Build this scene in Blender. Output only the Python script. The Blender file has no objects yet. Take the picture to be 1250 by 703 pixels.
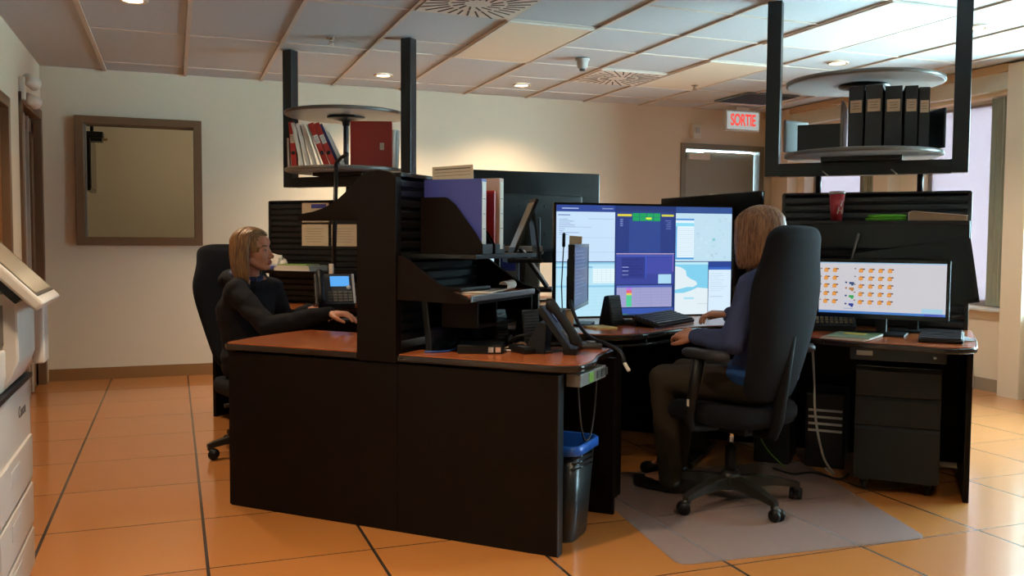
import bpy, bmesh, math, random
from mathutils import Vector, Matrix, Euler, noise
random.seed(7)
SC = bpy.context.scene
COL = SC.collection
PI = math.pi
H = 1.205
S = 2 ** -.5
OX, OY = .855, 3.583
ROT = -PI / 4                      # the console cluster is turned 45 degrees in the room

def at(u, v, z=0):                 # console coordinates to room coordinates
    return Vector((OX + S * (u + v), OY + S * (v - u), z))

# ---------------------------------------------------------------- materials
def lin(hexs):
    hexs = hexs.lstrip('#')
    out = []
    for i in (0, 2, 4):
        c = int(hexs[i:i + 2], 16) / 255
        out.append(c / 12.92 if c <= .04045 else ((c + .055) / 1.055) ** 2.4)
    return tuple(out) + (1,)

MATS = {}
def mat(name, col, rough=.5, metal=0., var=.06, scale=18, bump=0., bscale=200, spec=.5, alpha=1., coat=0.):
    if name in MATS: return MATS[name]
    m = bpy.data.materials.new(name); m.use_nodes = True
    nt = m.node_tree; N = nt.nodes; K = nt.links
    b = N['Principled BSDF']
    c = lin(col) if isinstance(col, str) else col
    b.inputs['Roughness'].default_value = rough
    b.inputs['Metallic'].default_value = metal
    b.inputs['Specular IOR Level'].default_value = spec
    b.inputs['Coat Weight'].default_value = coat
    b.inputs['Alpha'].default_value = alpha
    tc = N.new('ShaderNodeTexCoord')
    nz = N.new('ShaderNodeTexNoise'); nz.inputs['Scale'].default_value = scale; nz.inputs['Detail'].default_value = 4
    K.new(tc.outputs['Object'], nz.inputs['Vector'])
    mx = N.new('ShaderNodeMix'); mx.data_type = 'RGBA'
    mx.inputs['A'].default_value = tuple(x * (1 - var) for x in c[:3]) + (1,)
    mx.inputs['B'].default_value = tuple(min(1, x * (1 + var)) for x in c[:3]) + (1,)
    K.new(nz.outputs['Fac'], mx.inputs['Factor'])
    K.new(mx.outputs['Result'], b.inputs['Base Color'])
    if bump:
        n2 = N.new('ShaderNodeTexNoise'); n2.inputs['Scale'].default_value = bscale
        K.new(tc.outputs['Object'], n2.inputs['Vector'])
        bp = N.new('ShaderNodeBump'); bp.inputs['Strength'].default_value = bump; bp.inputs['Distance'].default_value = .01
        K.new(n2.outputs['Fac'], bp.inputs['Height']); K.new(bp.outputs['Normal'], b.inputs['Normal'])
    MATS[name] = m
    return m

def emis(col, strength=1.):
    key = 'glow_%s_%.2f' % (col, strength)
    if key in MATS: return MATS[key]
    m = bpy.data.materials.new(key); m.use_nodes = True
    b = m.node_tree.nodes['Principled BSDF']
    b.inputs['Base Color'].default_value = (.01, .01, .012, 1)
    b.inputs['Roughness'].default_value = .35
    b.inputs['Emission Color'].default_value = lin(col)
    b.inputs['Emission Strength'].default_value = strength * .86
    MATS[key] = m
    return m

def glassmat(name, tint, mixf, rough=.02):
    if name in MATS: return MATS[name]
    m = bpy.data.materials.new(name); m.use_nodes = True
    nt = m.node_tree; N = nt.nodes; K = nt.links
    N.remove(N['Principled BSDF'])
    t = N.new('ShaderNodeBsdfTransparent'); t.inputs['Color'].default_value = lin(tint)
    g = N.new('ShaderNodeBsdfGlossy'); g.inputs['Roughness'].default_value = rough
    lw = N.new('ShaderNodeLayerWeight'); lw.inputs['Blend'].default_value = mixf
    mx = N.new('ShaderNodeMixShader')
    K.new(lw.outputs['Fresnel'], mx.inputs['Fac']); K.new(t.outputs[0], mx.inputs[1]); K.new(g.outputs[0], mx.inputs[2])
    K.new(mx.outputs[0], N['Material Output'].inputs['Surface'])
    MATS[name] = m
    return m

def floor_material():
    m = bpy.data.materials.new('orange_linoleum_tiles'); m.use_nodes = True
    nt = m.node_tree; N = nt.nodes; K = nt.links; b = N['Principled BSDF']
    tc = N.new('ShaderNodeTexCoord'); sp = N.new('ShaderNodeSeparateXYZ'); K.new(tc.outputs['Object'], sp.inputs[0])
    def mth(op, a, bb=None, c=None):
        n = N.new('ShaderNodeMath'); n.operation = op
        for i, x in enumerate((a, bb, c)):
            if x is None: continue
            if isinstance(x, (int, float)): n.inputs[i].default_value = x
            else: K.new(x, n.inputs[i])
        return n.outputs[0]
    def line(sock, off, step, half):
        w = mth('PINGPONG', mth('SUBTRACT', sock, off), step / 2)
        return mth('LESS_THAN', w, half)
    lx = line(sp.outputs[0], .102, .6067, .0062)
    ly = line(sp.outputs[1], 2.786, .616, .0034)
    grout = mth('MAXIMUM', lx, ly)
    # one tone per tile
    cx_ = mth('FLOOR', mth('DIVIDE', mth('SUBTRACT', sp.outputs[0], .102), .6067))
    cy_ = mth('FLOOR', mth('DIVIDE', mth('SUBTRACT', sp.outputs[1], 2.786), .616))
    cmb = N.new('ShaderNodeCombineXYZ'); K.new(cx_, cmb.inputs[0]); K.new(cy_, cmb.inputs[1])
    wn = N.new('ShaderNodeTexWhiteNoise'); K.new(cmb.outputs[0], wn.inputs['Vector'])
    mp = N.new('ShaderNodeMapping'); mp.inputs['Scale'].default_value = (2, 14, 1); K.new(tc.outputs['Object'], mp.inputs[0])
    nz = N.new('ShaderNodeTexNoise'); nz.inputs['Scale'].default_value = 2.2; nz.inputs['Detail'].default_value = 6; K.new(mp.outputs[0], nz.inputs['Vector'])
    f = mth('ADD', mth('MULTIPLY', wn.outputs['Value'], .45), mth('MULTIPLY', nz.outputs['Fac'], .55))
    mx = N.new('ShaderNodeMix'); mx.data_type = 'RGBA'; K.new(f, mx.inputs['Factor'])
    mx.inputs['A'].default_value = lin('BA7436'); mx.inputs['B'].default_value = lin('CB8446')
    m2 = N.new('ShaderNodeMix'); m2.data_type = 'RGBA'; K.new(grout, m2.inputs['Factor'])
    K.new(mx.outputs['Result'], m2.inputs['A']); m2.inputs['B'].default_value = lin('2A1C12')
    K.new(m2.outputs['Result'], b.inputs['Base Color'])
    b.inputs['Coat Weight'].default_value = 1.; b.inputs['Coat Roughness'].default_value = .11; b.inputs['Coat IOR'].default_value = 1.65
    rr = mth('ADD', mth('MULTIPLY', nz.outputs['Fac'], .14), .26)
    K.new(mth('ADD', rr, mth('MULTIPLY', grout, .4)), b.inputs['Roughness'])
    bp = N.new('ShaderNodeBump'); bp.inputs['Strength'].default_value = .25; bp.inputs['Distance'].default_value = .004
    K.new(mth('SUBTRACT', 1, grout), bp.inputs['Height']); K.new(bp.outputs['Normal'], b.inputs['Normal'])
    return m

# ---------------------------------------------------------------- mesh builder
class MB:
    def __init__(s): s.bm = bmesh.new(); s.mats = []
    def mi(s, m):
        if m is None: return 0
        if m not in s.mats: s.mats.append(m)
        return s.mats.index(m)
    def _fin(s, faces, m, smooth=False):
        i = s.mi(m)
        for f in faces: f.material_index = i; f.smooth = smooth
    def box(s, c, size, m=None, bev=0., rot=None, seg=2):
        t = bmesh.new(); bmesh.ops.create_cube(t, size=1)
        bmesh.ops.scale(t, vec=Vector(size), verts=t.verts)
        if bev: bmesh.ops.bevel(t, geom=t.edges[:], offset=min(bev, min(size) * .49), segments=seg, profile=.6, affect='EDGES')
        M = Matrix.Translation(Vector(c))
        if rot is not None: M = M @ Euler(rot).to_matrix().to_4x4()
        s.merge(t, M, m); return s
    def merge(s, t, M, m, smooth=False):
        vm = {}
        for v in t.verts: vm[v] = s.bm.verts.new(M @ v.co)
        fs = []
        for f in t.faces:
            try: fs.append(s.bm.faces.new([vm[v] for v in f.verts]))
            except ValueError: pass
        s._fin(fs, m, smooth); t.free()
    def prism(s, poly, a0, a1, m=None, axis='z', bev=0., rot=None, off=(0, 0, 0), seg=2):
        # poly in the two remaining axes; extruded along axis from a0 to a1
        t = bmesh.new()
        def P(p, a):
            return {'z': (p[0], p[1], a), 'y': (p[0], a, p[1]), 'x': (a, p[0], p[1])}[axis]
        lo = [t.verts.new(P(p, a0)) for p in poly]; hi = [t.verts.new(P(p, a1)) for p in poly]
        n = len(poly)
        t.faces.new(lo); t.faces.new(hi)
        for i in range(n): t.faces.new((lo[i], lo[(i + 1) % n], hi[(i + 1) % n], hi[i]))
        bmesh.ops.recalc_face_normals(t, faces=t.faces)
        if bev:
            t.edges.ensure_lookup_table()
            ed = [e for e in t.edges if len(e.link_faces) == 2 and e.link_faces[0].normal.angle(e.link_faces[1].normal) > .6]
            bmesh.ops.bevel(t, geom=ed, offset=bev, segments=seg, profile=.6, affect='EDGES')
        M = Matrix.Translation(Vector(off))
        if rot is not None: M = M @ Euler(rot).to_matrix().to_4x4()
        s.merge(t, M, m); return s
    def lathe(s, prof, c=(0, 0, 0), m=None, n=32, M=None, smooth=True, sx=1, sy=1):
        t = bmesh.new(); rings = []
        for r, z in prof:
            rings.append([t.verts.new((r * sx * math.cos(2 * PI * k / n), r * sy * math.sin(2 * PI * k / n), z)) for k in range(n)])
        for a, b in zip(rings, rings[1:]):
            for k in range(n): t.faces.new((a[k], a[(k + 1) % n], b[(k + 1) % n], b[k]))
        t.faces.new(rings[0][::-1]); t.faces.new(rings[-1])
        bmesh.ops.remove_doubles(t, verts=t.verts, dist=1e-6)
        bmesh.ops.recalc_face_normals(t, faces=t.faces)
        MM = Matrix.Translation(Vector(c))
        if M is not None: MM = MM @ M
        s.merge(t, MM, m, smooth); return s
    def tube(s, pts, r, m=None, n=8, caps=True, smooth=True):
        pts = [Vector(p) for p in pts]; rs = r if isinstance(r, (list, tuple)) else [r] * len(pts)
        rings = []; up = None
        for i, p in enumerate(pts):
            d = (pts[min(i + 1, len(pts) - 1)] - pts[max(i - 1, 0)])
            if d.length < 1e-9: d = Vector((0, 0, 1))
            d.normalize()
            if up is None: up = Vector((0, 0, 1)) if abs(d.z) < .9 else Vector((1, 0, 0))
            a = up - d * up.dot(d)
            if a.length < 1e-4: a = d.orthogonal()
            a.normalize(); b = d.cross(a); up = a
            rings.append([s.bm.verts.new(p + (a * math.cos(2 * PI * k / n) + b * math.sin(2 * PI * k / n)) * rs[i]) for k in range(n)])
        fs = []
        for A, B in zip(rings, rings[1:]):
            for k in range(n): fs.append(s.bm.faces.new((A[k], A[(k + 1) % n], B[(k + 1) % n], B[k])))
        if caps: fs.append(s.bm.faces.new(rings[0][::-1])); fs.append(s.bm.faces.new(rings[-1]))
        s._fin(fs, m, smooth); return s
    def cyl(s, p0, p1, r0, r1=None, m=None, n=20, smooth=True):
        return s.tube([p0, p1], [r0, r0 if r1 is None else r1], m, n, True, smooth)
    def ell(s, c, r, m=None, rot=None, seg=20, rings=12):
        t = bmesh.new(); bmesh.ops.create_uvsphere(t, u_segments=seg, v_segments=rings, radius=1)
        M = Matrix.Translation(Vector(c))
        if rot is not None: M = M @ Euler(rot).to_matrix().to_4x4()
        M = M @ Matrix.Diagonal(Vector((r[0], r[1], r[2], 1)) if not isinstance(r, (int, float)) else Vector((r, r, r, 1)))
        s.merge(t, M, m, True); return s
    def cap(s, p0, p1, r0, r1=None, m=None, n=14):
        # capsule with tapered radii
        r1 = r0 if r1 is None else r1
        p0 = Vector(p0); p1 = Vector(p1); d = p1 - p0; L_ = max(d.length, 1e-6); d = d / L_
        pts = []; rs = []
        for k in range(5):
            a = PI / 2 * (1 - k / 4); pts.append(p0 - d * r0 * math.sin(a)); rs.append(max(r0 * math.cos(a), 1e-4))
        for k in range(5):
            a = PI / 2 * k / 4; pts.append(p1 + d * r1 * math.sin(a)); rs.append(max(r1 * math.cos(a), 1e-4))
        return s.tube(pts, rs, m, n)
    def quad(s, pts, m=None):
        f = s.bm.faces.new([s.bm.verts.new(Vector(p)) for p in pts]); s._fin([f], m); return s
    def build(s, name, m=None, parent=None, loc=None, rot=None, normals=True):
        if normals: bmesh.ops.recalc_face_normals(s.bm, faces=s.bm.faces)
        me = bpy.data.meshes.new(name); s.bm.to_mesh(me); s.bm.free()
        if m is not None:
            if not s.mats: s.mats = [m]
            elif None in s.mats: s.mats[s.mats.index(None)] = m
        for x in s.mats: me.materials.append(x)
        o = bpy.data.objects.new(name, me); COL.objects.link(o)
        if loc is not None: o.location = loc
        if rot is not None: o.rotation_euler = rot
        if parent is not None: o.parent = parent
        return o

def thing(name, label, cat, loc=(0, 0, 0), rz=0., group=None, rot=None):
    o = bpy.data.objects.new(name, None); COL.objects.link(o)
    o.empty_display_size = .05
    o.location = loc; o.rotation_euler = rot if rot is not None else (0, 0, rz)
    return tag(o, label, cat, group)
def tag(o, label, cat, group=None):
    o['label'] = label; o['category'] = cat
    if group: o['group'] = group
    return o
def struct(o): o['kind'] = 'structure'; return o
def dup(root, loc=None, rz=None, label=None):
    r = root.copy(); COL.objects.link(r)
    if loc is not None: r.location = loc
    if rz is not None: r.rotation_euler = (0, 0, rz)
    if label: r['label'] = label
    for ch in list(root.children):
        c = ch.copy(); COL.objects.link(c); c.parent = r
        for g in list(ch.children):
            d = g.copy(); COL.objects.link(d); d.parent = c
    return r

def lettering(name, body, size, m, parent, loc, rot, extrude=.0008, align='CENTER', spacing=1., sx=1., offset=0.):
    cu = bpy.data.curves.new(name, 'FONT'); cu.body = body; cu.size = size; cu.extrude = extrude
    cu.align_x = align; cu.align_y = 'CENTER'; cu.space_character = spacing; cu.offset = offset
    tmp = bpy.data.objects.new(name + '_tmp', cu); COL.objects.link(tmp)
    dg = bpy.context.evaluated_depsgraph_get()
    me = bpy.data.meshes.new_from_object(tmp.evaluated_get(dg))
    bpy.data.objects.remove(tmp)
    me.materials.clear(); me.materials.append(m)
    o = bpy.data.objects.new(name, me); COL.objects.link(o)
    o.parent = parent; o.location = loc; o.rotation_euler = rot; o.scale = (sx, 1, 1)
    return o

def remeshed(mb, voxel, smooth=4, sf=.5):
    me = bpy.data.meshes.new('tmp'); mb.bm.to_mesh(me); mb.bm.free()
    o = bpy.data.objects.new('tmp', me); COL.objects.link(o)
    r = o.modifiers.new('r', 'REMESH'); r.mode = 'VOXEL'; r.voxel_size = voxel; r.use_smooth_shade = True
    if smooth:
        sm = o.modifiers.new('s', 'SMOOTH'); sm.iterations = smooth; sm.factor = sf
    dg = bpy.context.evaluated_depsgraph_get()
    out = bpy.data.meshes.new_from_object(o.evaluated_get(dg))
    bpy.data.objects.remove(o)
    return out
def mesh_obj(me, name, mats, parent=None, loc=None, rot=None):
    me.name = name; me.materials.clear()
    for m in mats: me.materials.append(m)
    o = bpy.data.objects.new(name, me); COL.objects.link(o)
    if parent: o.parent = parent
    if loc is not None: o.location = loc
    if rot is not None: o.rotation_euler = rot
    return o

# ---------------------------------------------------------------- palette
M_WALL = mat('warm_beige_paint', 'D9CBB4', .7, var=.015, bump=.03)
M_CEIL = mat('pale_ceiling_tile', 'BFC8CE', .9, var=.05, scale=60, bump=.12, bscale=320)
M_TBAR = mat('white_ceiling_bar', 'CCC2B6', .5)
M_BROWN = mat('brown_door_frame', '6E5138', .45, var=.04)
M_BASEB = mat('brown_vinyl_baseboard', '8A6238', .45, var=.04)
M_WOOD = mat('orange_wood_door', '7A4A1C', .4, var=.12, scale=6)
M_BLACKWOOD = mat('black_woodgrain_laminate', '130B07', .45, var=.22, scale=40, bump=.03, spec=.1)
M_BLK = mat('black_plastic', '111112', .45, var=.1, bump=.02, spec=.32)
M_BLKS = mat('black_satin_plastic', '0C0C0D', .22, var=.05)
M_BLKM = mat('black_powder_coat', '1A1B1C', .33, metal=.25, var=.05)
M_SLAT = mat('black_slat_plastic', '15171A', .34, var=.06)
M_TRIM = mat('glossy_black_edge', '2A1F16', .18, var=.05)
M_CHERRY = mat('cherry_wood_laminate', 'A2562C', .24, var=.12, scale=9)
M_GREYM = mat('grey_metal', '8A8C8E', .35, metal=.8)
M_DGREY = mat('dark_grey_plastic', '3A3B3D', .45)
M_LGREY = mat('light_grey_plastic', 'B9B7B4', .45)
M_CHROME = mat('chrome', 'C9C9C9', .15, metal=1.)
M_FABRIC = mat('black_chair_fabric', '0F1016', .92, var=.25, scale=300, bump=.25, bscale=900, spec=.25)
M_WHITE = mat('white_paper', 'DAD3C8', .7, var=.03)
M_PAPERL = mat('printed_paper', 'C9BCA6', .75, var=.05, scale=40)
M_INK = mat('grey_ink', '55504C', .8)
M_RED = mat('red_binder_vinyl', 'A8261A', .4, var=.06)
M_BLUE = mat('blue_binder_vinyl', '3C4596', .4, var=.06)
M_NAVY = mat('navy_vinyl', '1F2350', .45)
M_WHITEV = mat('white_vinyl', 'D8D2C6', .42)
M_DISC = mat('grey_laminate', '9C9A97', .4, var=.04)
M_DISCE = mat('grey_disc_edge', '6E6861', .35)
M_PRN = mat('white_printer_plastic', 'BDB7B0', .4, var=.02)
M_SKIN = mat('skin', 'C08468', .5, var=.07, scale=30)
M_LIP = mat('lips', '9C5048', .45)
M_EYE = mat('eye', '2A2018', .2)
M_BROWH = mat('eyebrow', '6A482C', .8)
M_GLASS = glassmat('window_glass', 'F2F4F0', .10)
M_SCROFF = mat('dark_screen_glass', '07080B', .16, var=.02)
M_STICKY = mat('tan_sticky_note', 'D8B48C', .7)

# ================================================================ ROOM
CEIL = 2.58
YB = 8.30; XL = -1.0; XR = 6.15; YF = -3.2

mb = MB(); mb.box((2.6, 2.6, -.05), (7.6, 12.2, .1)); struct(mb.build('floor', floor_material()))
mb = MB(); mb.box((2.6, 2.6, CEIL + .06), (7.6, 12.2, .1)); struct(mb.build('ceiling', M_CEIL))

def wall_with_holes(name, axis, pos, thick, a0, a1, z1, holes):
    # wall in plane axis=pos, running a0..a1; holes = (lo, hi, z0, z1)
    mb = MB()
    cuts = sorted(set([a0, a1] + [h[0] for h in holes] + [h[1] for h in holes]))
    for lo, hi in zip(cuts, cuts[1:]):
        mid = (lo + hi) / 2; spans = [(0, z1)]
        for h in holes:
            if h[0] <= mid <= h[1]:
                ns = []
                for s0, s1 in spans:
                    if h[2] > s0: ns.append((s0, min(s1, h[2])))
                    if h[3] < s1: ns.append((max(s0, h[3]), s1))
                spans = ns
        for s0, s1 in spans:
            if s1 - s0 < 1e-4: continue
            if axis == 'y': mb.box((mid, pos + thick / 2, (s0 + s1) / 2), (hi - lo, abs(thick), s1 - s0), M_WALL)
            else: mb.box((pos + thick / 2, mid, (s0 + s1) / 2), (abs(thick), hi - lo, s1 - s0), M_WALL)
    return struct(mb.build(name, M_WALL))

ZT = CEIL + .01
WIN1 = (-.72, .21, 1.16, 2.17)
DOOR3 = (5.05, 5.985, 0, 2.17)
wall_with_holes('wall_back', 'y', YB, .14, XL - .14, XR + .14, ZT, [WIN1, DOOR3])
DOOR1 = (5.45, 6.62, 0, 2.04); DOOR2 = (7.22, 8.16, 0, 2.15)
wall_with_holes('wall_left', 'x', XL, -.14, YF, YB, ZT, [DOOR1, DOOR2])
RW = [(2.0, 4.98, .67, 2.36), (5.28, 6.22, .67, 2.36), (6.75, 7.75, .67, 2.36)]
wall_with_holes('wall_right', 'x', XR, .22, YF, YB, ZT, RW)
wall_with_holes('wall_front', 'y', YF, -.14, XL, XR, ZT, [])

# window in the back wall with the small room behind it
mb = MB()
x0, x1, z0, z1 = WIN1
fw = .055
for a, b, c, d in ((x0 - .03, x0 + .035, z0 - .03, z1 + .03), (x1 - .035, x1 + .03, z0 - .03, z1 + .03)):
    mb.box(((a + b) / 2, YB + .05, (c + d) / 2), (b - a, .2, d - c), M_BROWN, .004)
for c, d in ((z0 - .03, z0 + .04), (z1 - .035, z1 + .03)):
    mb.box(((x0 + x1) / 2, YB + .05, (c + d) / 2), (x1 - x0 + .06, .199, d - c), M_BROWN, .004)
w1 = struct(mb.build('window_1', M_BROWN))
mb = MB(); mb.box(((x0 + x1) / 2, YB + .06, (z0 + z1) / 2), (x1 - x0, .008, z1 - z0)); mb.build('pane', M_GLASS, w1)
mb = MB()
for xx in (x0 + .045,): mb.box((xx, YB + .03, (z0 + z1) / 2), (.014, .03, z1 - z0 - .05), M_GREYM)
mb.build('glazing_bead', M_GREYM, w1)
# side room
mb = MB()
mb.box((-.6, 11.0, 1.29), (3.2, .1, 2.58), M_WALL); mb.box((-2.2, 9.7, 1.29), (.1, 2.6, 2.58), M_WALL); mb.box((1.0, 9.7, 1.29), (.1, 2.6, 2.58), M_WALL)
struct(mb.build('wall_sideroom', M_WALL))
mb = MB(); mb.box((-.6, 9.75, -.05), (3.2, 2.6, .1), mat('side_room_floor', '9A7B5C', .4)); struct(mb.build('floor_sideroom', None))
mb = MB(); mb.box((-.6, 9.75, 2.64), (3.2, 2.6, .1), M_CEIL); struct(mb.build('ceiling_sideroom', M_CEIL))
l = bpy.data.lights.new('sideroom_fill', 'POINT'); l.energy = 10; l.color = (1, .8, .6); l.shadow_soft_size = .1  # added fill light without a fixture, brightens the room behind the glass
o = bpy.data.objects.new('sideroom_fill', l); COL.objects.link(o); o.location = (.3, 9.6, 2.3)
t = thing('wall_television', 'dark flat television on the side wall seen through the brown framed interior window', 'television', (-.715, 9.3, 1.86), 0)
mb = MB(); mb.box((0, 0, 0), (.05, .62, .48), M_BLKS, .01); mb.build('housing', M_BLKS, t)
mb = MB(); mb.box((.027, 0, 0), (.004, .58, .43), M_SCROFF); mb.build('screen', M_SCROFF, t)
mb = MB(); mb.box((-.71, 0, 0), (1.3, .05, .05), M_BLKM); mb.build('wall_arm', M_BLKM, t)
t = thing('ceiling_projector', 'small black projector hanging at the upper left behind the interior window', 'projector', (-.69, 9.2, 2.14), 0)
mb = MB(); mb.box((0, 0, 0), (.20, .2, .045), M_BLK, .01); mb.box((.0, 0, -.05), (.18, .16, .03), M_BLK, .008); mb.build('housing', M_BLK, t)
mb = MB(); mb.box((.115, -.05, -.045), (.04, .03, .02), mat('amber_plastic', 'A87A28', .4)); mb.build('indicator', None, t)
mb = MB(); mb.cyl((0, 0, .02), (0, 0, .45), .015, None, M_BLKM); mb.build('mount', M_BLKM, t)

# doors
def door_frame(mb, axis, pos, lo, hi, z1, w=.06, proj=.02, depth=.16, sgn=1, m=M_BROWN):
    # sgn: direction out of the wall into the room is -sgn
    c = pos + sgn * (depth / 2 - proj)
    for a in (lo - w * .35, hi + w * .35):
        if axis == 'y': mb.box((a, c, (z1 + w * .7) / 2), (w, depth, z1 + w * .7), m, .004)
        else: mb.box((c, a, (z1 + w * .7) / 2), (depth, w, z1 + w * .7), m, .004)
    if axis == 'y': mb.box(((lo + hi) / 2, c, z1 + w * .35), (hi - lo + w * 1.7, depth + .002, w), m, .004)
    else: mb.box((c, (lo + hi) / 2, z1 + w * .35), (depth + .002, hi - lo + w * 1.7, w), m, .004)
mb = MB(); door_frame(mb, 'x', XL, DOOR1[0], DOOR1[1], DOOR1[3], .07, sgn=-1)
d1 = struct(mb.build('door_1', M_BROWN))
mb = MB(); mb.box((XL - .05, (DOOR1[0] + DOOR1[1]) / 2, DOOR1[3] / 2), (.045, DOOR1[1] - DOOR1[0] - .05, DOOR1[3] - .03), M_WOOD); mb.build('door_leaf', M_WOOD, d1)
mb = MB(); mb.cyl((XL - .03, DOOR1[0] + .12, 1.0), (XL + .03, DOOR1[0] + .12, 1.0), .012, None, M_CHROME); mb.cyl((XL + .03, DOOR1[0] + .11, 1.0), (XL + .03, DOOR1[0] + .24, 1.0), .01, None, M_CHROME); mb.build('door_handle', M_CHROME, d1)
mb = MB(); door_frame(mb, 'x', XL, DOOR2[0], DOOR2[1], DOOR2[3], .075, sgn=-1)
d2 = struct(mb.build('door_2', M_BROWN))
mb = MB()
yc = (DOOR2[0] + DOOR2[1]) / 2
for yy in (DOOR2[0] + .09, DOOR2[1] - .16): mb.box((XL - .05, yy, 1.06), (.045, .12, 2.1), M_BROWN)
mb.box((XL - .05, yc, .12), (.045, .8, .2), M_BROWN); mb.box((XL - .05, yc, 2.06), (.045, .8, .1), M_BROWN); mb.build('door_leaf', M_BROWN, d2)
mb = MB(); mb.box((XL - .06, yc, 1.1), (.008, .7, 1.85)); mb.build('pane', M_GLASS, d2)
mb = MB()
mb.box((XL - .03, DOOR2[0] + .30, 1.06), (.03, .03, 2.1), M_LGREY); mb.box((XL - .03, DOOR2[0] + .5, 1.06), (.03, .02, 2.1), M_LGREY); mb.build('glazing_bar', M_LGREY, d2)
mb = MB(); mb.box((-2.4, 6.85, 1.3), (.1, 3.3, 2.7), M_WALL)
for yy in (5.25, 8.40): mb.box((-1.78, yy, 1.3), (1.28, .1, 2.7), M_WALL)
mb.box((-1.78, 6.85, -.055), (1.28, 3.2, .1), M_WALL); mb.box((-1.78, 6.85, 2.65), (1.28, 3.2, .1), M_WALL)
struct(mb.build('wall_corridor', M_WALL))

M_DOORG = mat('grey_green_door', '8E8B7C', .5)
M_FRAMEG = mat('taupe_metal_frame', '77705F', .45)
mb = MB(); door_frame(mb, 'y', YB, DOOR3[0], DOOR3[1], DOOR3[3], .06, m=M_FRAMEG)
d3 = struct(mb.build('door_3', M_FRAMEG))
mb = MB(); mb.box(((DOOR3[0] + DOOR3[1]) / 2, YB + .09, 1.075), (DOOR3[1] - DOOR3[0] - .05, .045, 2.13), M_DOORG); mb.build('door_leaf', M_DOORG, d3)
mb = MB(); mb.box((5.245, YB + .04, 2.09), (.26, .05, .065), M_WHITE, .006); mb.box((5.6, YB + .03, 2.135), (.6, .02, .02), M_WHITE); mb.build('door_closer', M_WHITE, d3)
mb = MB(); mb.box((5.5, YB + .062, 1.62), (.2, .01, .16), M_WHITE); mb.build('door_notice', M_WHITE, d3)
mb = MB(); mb.cyl((5.88, YB + .06, 1.0), (5.88, YB - .01, 1.0), .012, None, M_CHROME); mb.cyl((5.89, YB - .01, 1.0), (5.77, YB - .01, 1.0), .01, None, M_CHROME); mb.build('door_handle', M_CHROME, d3)

# baseboards
mb = MB()
mb.box(((XL + DOOR3[0] - .07) / 2 + .01, YB - .006, .05), (DOOR3[0] - .09 - XL, .014, .10)); struct(mb.build('baseboard_back', M_BASEB))
mb = MB()
for a, b in ((YF, DOOR1[0] - .07), (DOOR1[1] + .07, DOOR2[0] - .07)):
    mb.box((XL + .007, (a + b) / 2, .05), (.014, b - a, .10))
struct(mb.build('baseboard_left', M_BASEB))
mb = MB(); mb.box((XR - .007, (YF + YB) / 2, .05), (.014, YB - YF, .10)); struct(mb.build('baseboard_right', mat('grey_brown_baseboard', '8C7C6A', .5)))

# right wall: columns, windows, soffit
for i, (a, b) in enumerate(((5.03, 5.22), (6.43, 6.62), (7.86, 8.05))):
    mb = MB(); mb.box((XR - .065, (a + b) / 2, ZT / 2 - .01), (.13, b - a, ZT - .02), M_WALL, .003); c = struct(mb.build('trim_%d' % (i + 1), M_WALL))
mb = MB(); mb.box((XR - .06, (5.22 + YB) / 2, 2.55), (.12, YB - 5.22 - .02, .06), mat('tan_soffit', 'B59770', .6)); mb.box((XR - .045, (5.22 + YB) / 2, 2.455), (.09, YB - 5.22 - .03, .13), mat('cream_valance', 'C8C8B8', .6)); struct(mb.build('trim_4', None))
M_SHADE = bpy.data.materials.new('translucent_roller_shade'); M_SHADE.use_nodes = True
_n = M_SHADE.node_tree; _n.nodes.remove(_n.nodes['Principled BSDF'])
_tl = _n.nodes.new('ShaderNodeBsdfTranslucent'); _tl.inputs[0].default_value = lin('AE9EA2')
_df = _n.nodes.new('ShaderNodeBsdfDiffuse'); _df.inputs[0].default_value = lin('B5AFB0')
_mx = _n.nodes.new('ShaderNodeMixShader'); _mx.inputs[0].default_value = .45
_n.links.new(_tl.outputs[0], _mx.inputs[1]); _n.links.new(_df.outputs[0], _mx.inputs[2]); _n.links.new(_mx.outputs[0], _n.nodes['Material Output'].inputs[0])
M_CURT = mat('grey_green_curtain', '9A9C8A', .8, var=.05)
M_WFRAME = mat('white_window_frame', 'C8CCCC', .4)
for i, (a, b, c, d) in enumerate(RW):
    mb = MB(); x = XR + .16
    for yy in (a + .025, b - .025): mb.box((x, yy, (c + d) / 2), (.08, .05, d - c), M_WFRAME, .003)
    for zz in (c + .025, d - .025): mb.box((x, (a + b) / 2, zz), (.079, b - a, .05), M_WFRAME, .003)
    if b - a > 1.5: mb.box((x, (a + b) / 2, (c + d) / 2), (.06, .05, d - c), M_WFRAME, .003)
    w = struct(mb.build('window_%d' % (i + 2), M_WFRAME))
    mb = MB(); mb.box((x + .01, (a + b) / 2, (c + d) / 2), (.006, b - a - .02, d - c - .02)); mb.build('pane', M_GLASS, w)
    mb = MB(); mb.box((XR + .045, (a + b) / 2, c - .012), (.2, b - a + .02, .022), M_WFRAME, .004); mb.build('window_sill', M_WFRAME, w)
    if i >= 1:
        mb = MB(); mb.box((XR + .12, (a + b) / 2, (c + d) / 2 - .01), (.003, b - a - .01, d - c - .03)); mb.build('roller_shade', M_SHADE, w)
        # side curtain
        mb = MB(); pts = []
        w0, w1_ = (a, a + .22)
        n = 20
        poly = [(XR + .03 + .018 * math.sin(k * 1.3), w0 + (w1_ - w0) * k / n) for k in range(n + 1)] + [(XR + .045 + .018 * math.sin(k * 1.3), w0 + (w1_ - w0) * k / n) for k in range(n, -1, -1)]
        mb.prism(poly, c + .02, d - .01, M_CURT); mb.build('curtain', M_CURT, w)
mb = MB(); mb.box((XR + .3, 2.4, .3), (.2, .1, .1))
mb.bm.free()
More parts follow.
